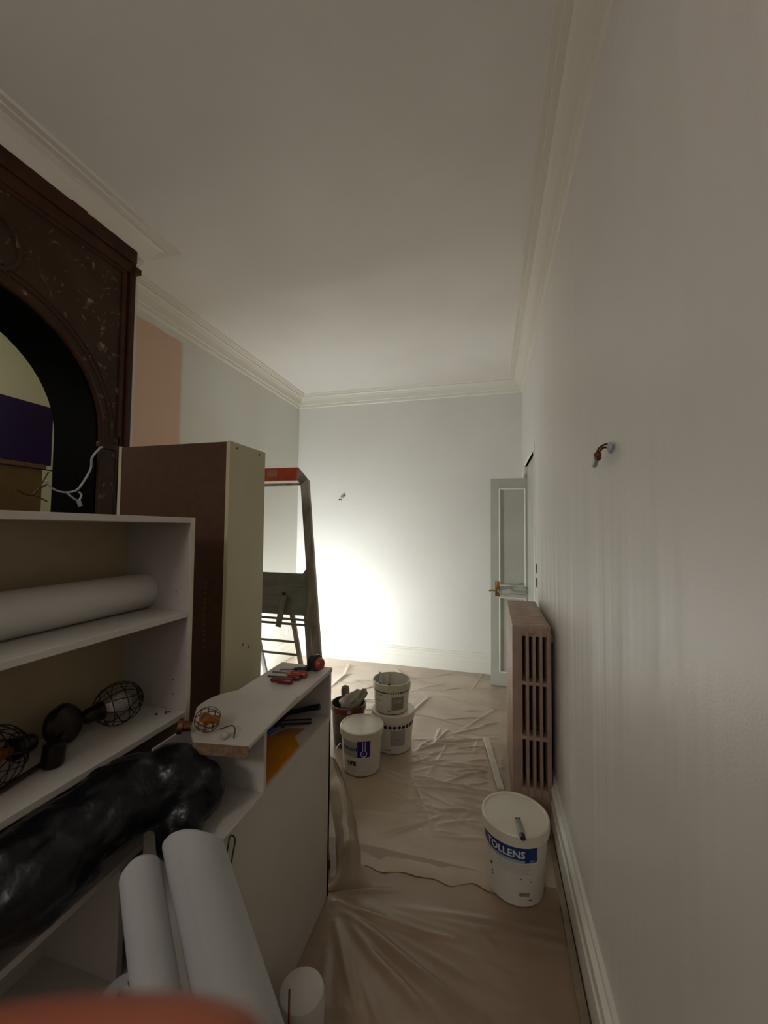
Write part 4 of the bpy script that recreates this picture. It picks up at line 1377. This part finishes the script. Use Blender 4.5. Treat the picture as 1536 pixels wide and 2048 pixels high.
# ------------------------------------------------------------------ work lamp behind the cabinets, facing the far wall
wk = thing('work_lamp', 'floor work lamp behind the ladder shining at the far wall', 'lamp', (WL.x, WL.y, 0))
dr = (WT - WL).normalized()
Mw = dr.to_track_quat('Y', 'Z').to_matrix().to_4x4()
Mw.translation = WL - dr * .03
bm = B(); box(bm, -.135, .135, -.02, .018, -.095, .095, .008, 2, Mw); obj('housing', bm, 'black_plastic', wk)
bm = B(); box(bm, -.12, .12, .018, .0195, -.08, .08, 0, 1, Mw); obj('light_panel', bm, 'lamp_glow', wk)
bm = B(); tube(bm, [(WL.x - .15, WL.y - .02, WL.z), (WL.x - .15, WL.y - .02, .014), (WL.x + .15, WL.y - .02, .014), (WL.x + .15, WL.y - .02, WL.z)], .008, 8)
tube(bm, [(WL.x - .15, WL.y - .14, .014), (WL.x - .15, WL.y + .10, .014)], .008, 8)
tube(bm, [(WL.x + .15, WL.y - .14, .014), (WL.x + .15, WL.y + .10, .014)], .008, 8)
obj('stand', bm, 'black_plastic', wk, smooth=True)

# ------------------------------------------------------------------ hand at the lower left edge of the picture
HR = .01


def hp(r, u, f_):
    return CP + CR * (r * HR) + CU * (u * HR) + CF * (f_ * HR)


me = bpy.data.meshes.new('hand')
V, E, Rd = [], [], []


def node(p, r, parent=None):
    V.append(hp(*p)); Rd.append(r * HR)
    if parent is not None:
        E.append((parent, len(V) - 1))
    return len(V) - 1


palm = node((-10.2, -9.6, 2.4), 2.0)
wrist = node((-13.2, -12.8, 0.6), 2.1, palm)
fore = node((-17.5, -18.0, -2.0), 2.8, wrist)
node((-22.0, -24.5, -5.0), 3.6, fore)
for base, chain in (
        ((-8.9, -7.9, 4.4), [((-6.8, -7.74, 5.0), .85), ((-4.4, -7.46, 5.2), .78), ((-2.6, -7.49, 5.3), .72), ((-1.5, -7.66, 5.3), .6)]),
        ((-8.0, -9.6, 4.4), [((-5.8, -9.9, 5.4), .85), ((-4.0, -9.9, 5.0), .78), ((-3.2, -10.0, 3.4), .72), ((-4.2, -10.1, 2.4), .62)]),
        ((-8.0, -11.3, 4.2), [((-5.9, -11.7, 5.2), .85), ((-4.2, -11.7, 4.7), .78), ((-3.6, -11.8, 3.2), .70), ((-4.4, -11.9, 2.4), .62)]),
        ((-8.4, -12.9, 3.6), [((-6.6, -13.4, 4.5), .78), ((-5.2, -13.4, 4.1), .7), ((-4.6, -13.5, 2.9), .62), ((-5.2, -13.5, 2.2), .56)]),
        ((-9.8, -8.8, 1.4), [((-9.2, -8.6, -.6), 1.0), ((-8.4, -8.2, -2.2), .85), ((-7.4, -8.0, -3.4), .7)])):
    b_ = node(base, 1.25 if base[2] > 2 else 1.2, palm)
    for p, r in chain:
        b_ = node(p, r, b_)
me.from_pydata(V, E, [])
me.update()
hand = bpy.data.objects.new('hand', me)
COL.objects.link(hand)
sk = hand.modifiers.new('skin', 'SKIN')
sk.use_smooth_shade = True
for i, r in enumerate(Rd):
    me.skin_vertices[0].data[i].radius = (r, r)
    me.skin_vertices[0].data[i].use_root = (i == 0)
ss = hand.modifiers.new('sub', 'SUBSURF'); ss.levels = 2; ss.render_levels = 2
me.materials.append(MATS['skin'])
tag(hand, 'bare hand with one finger stretched along the bottom left edge, out of focus', 'hand')
ORIG['hand'] = Vector((0, 0, 0))
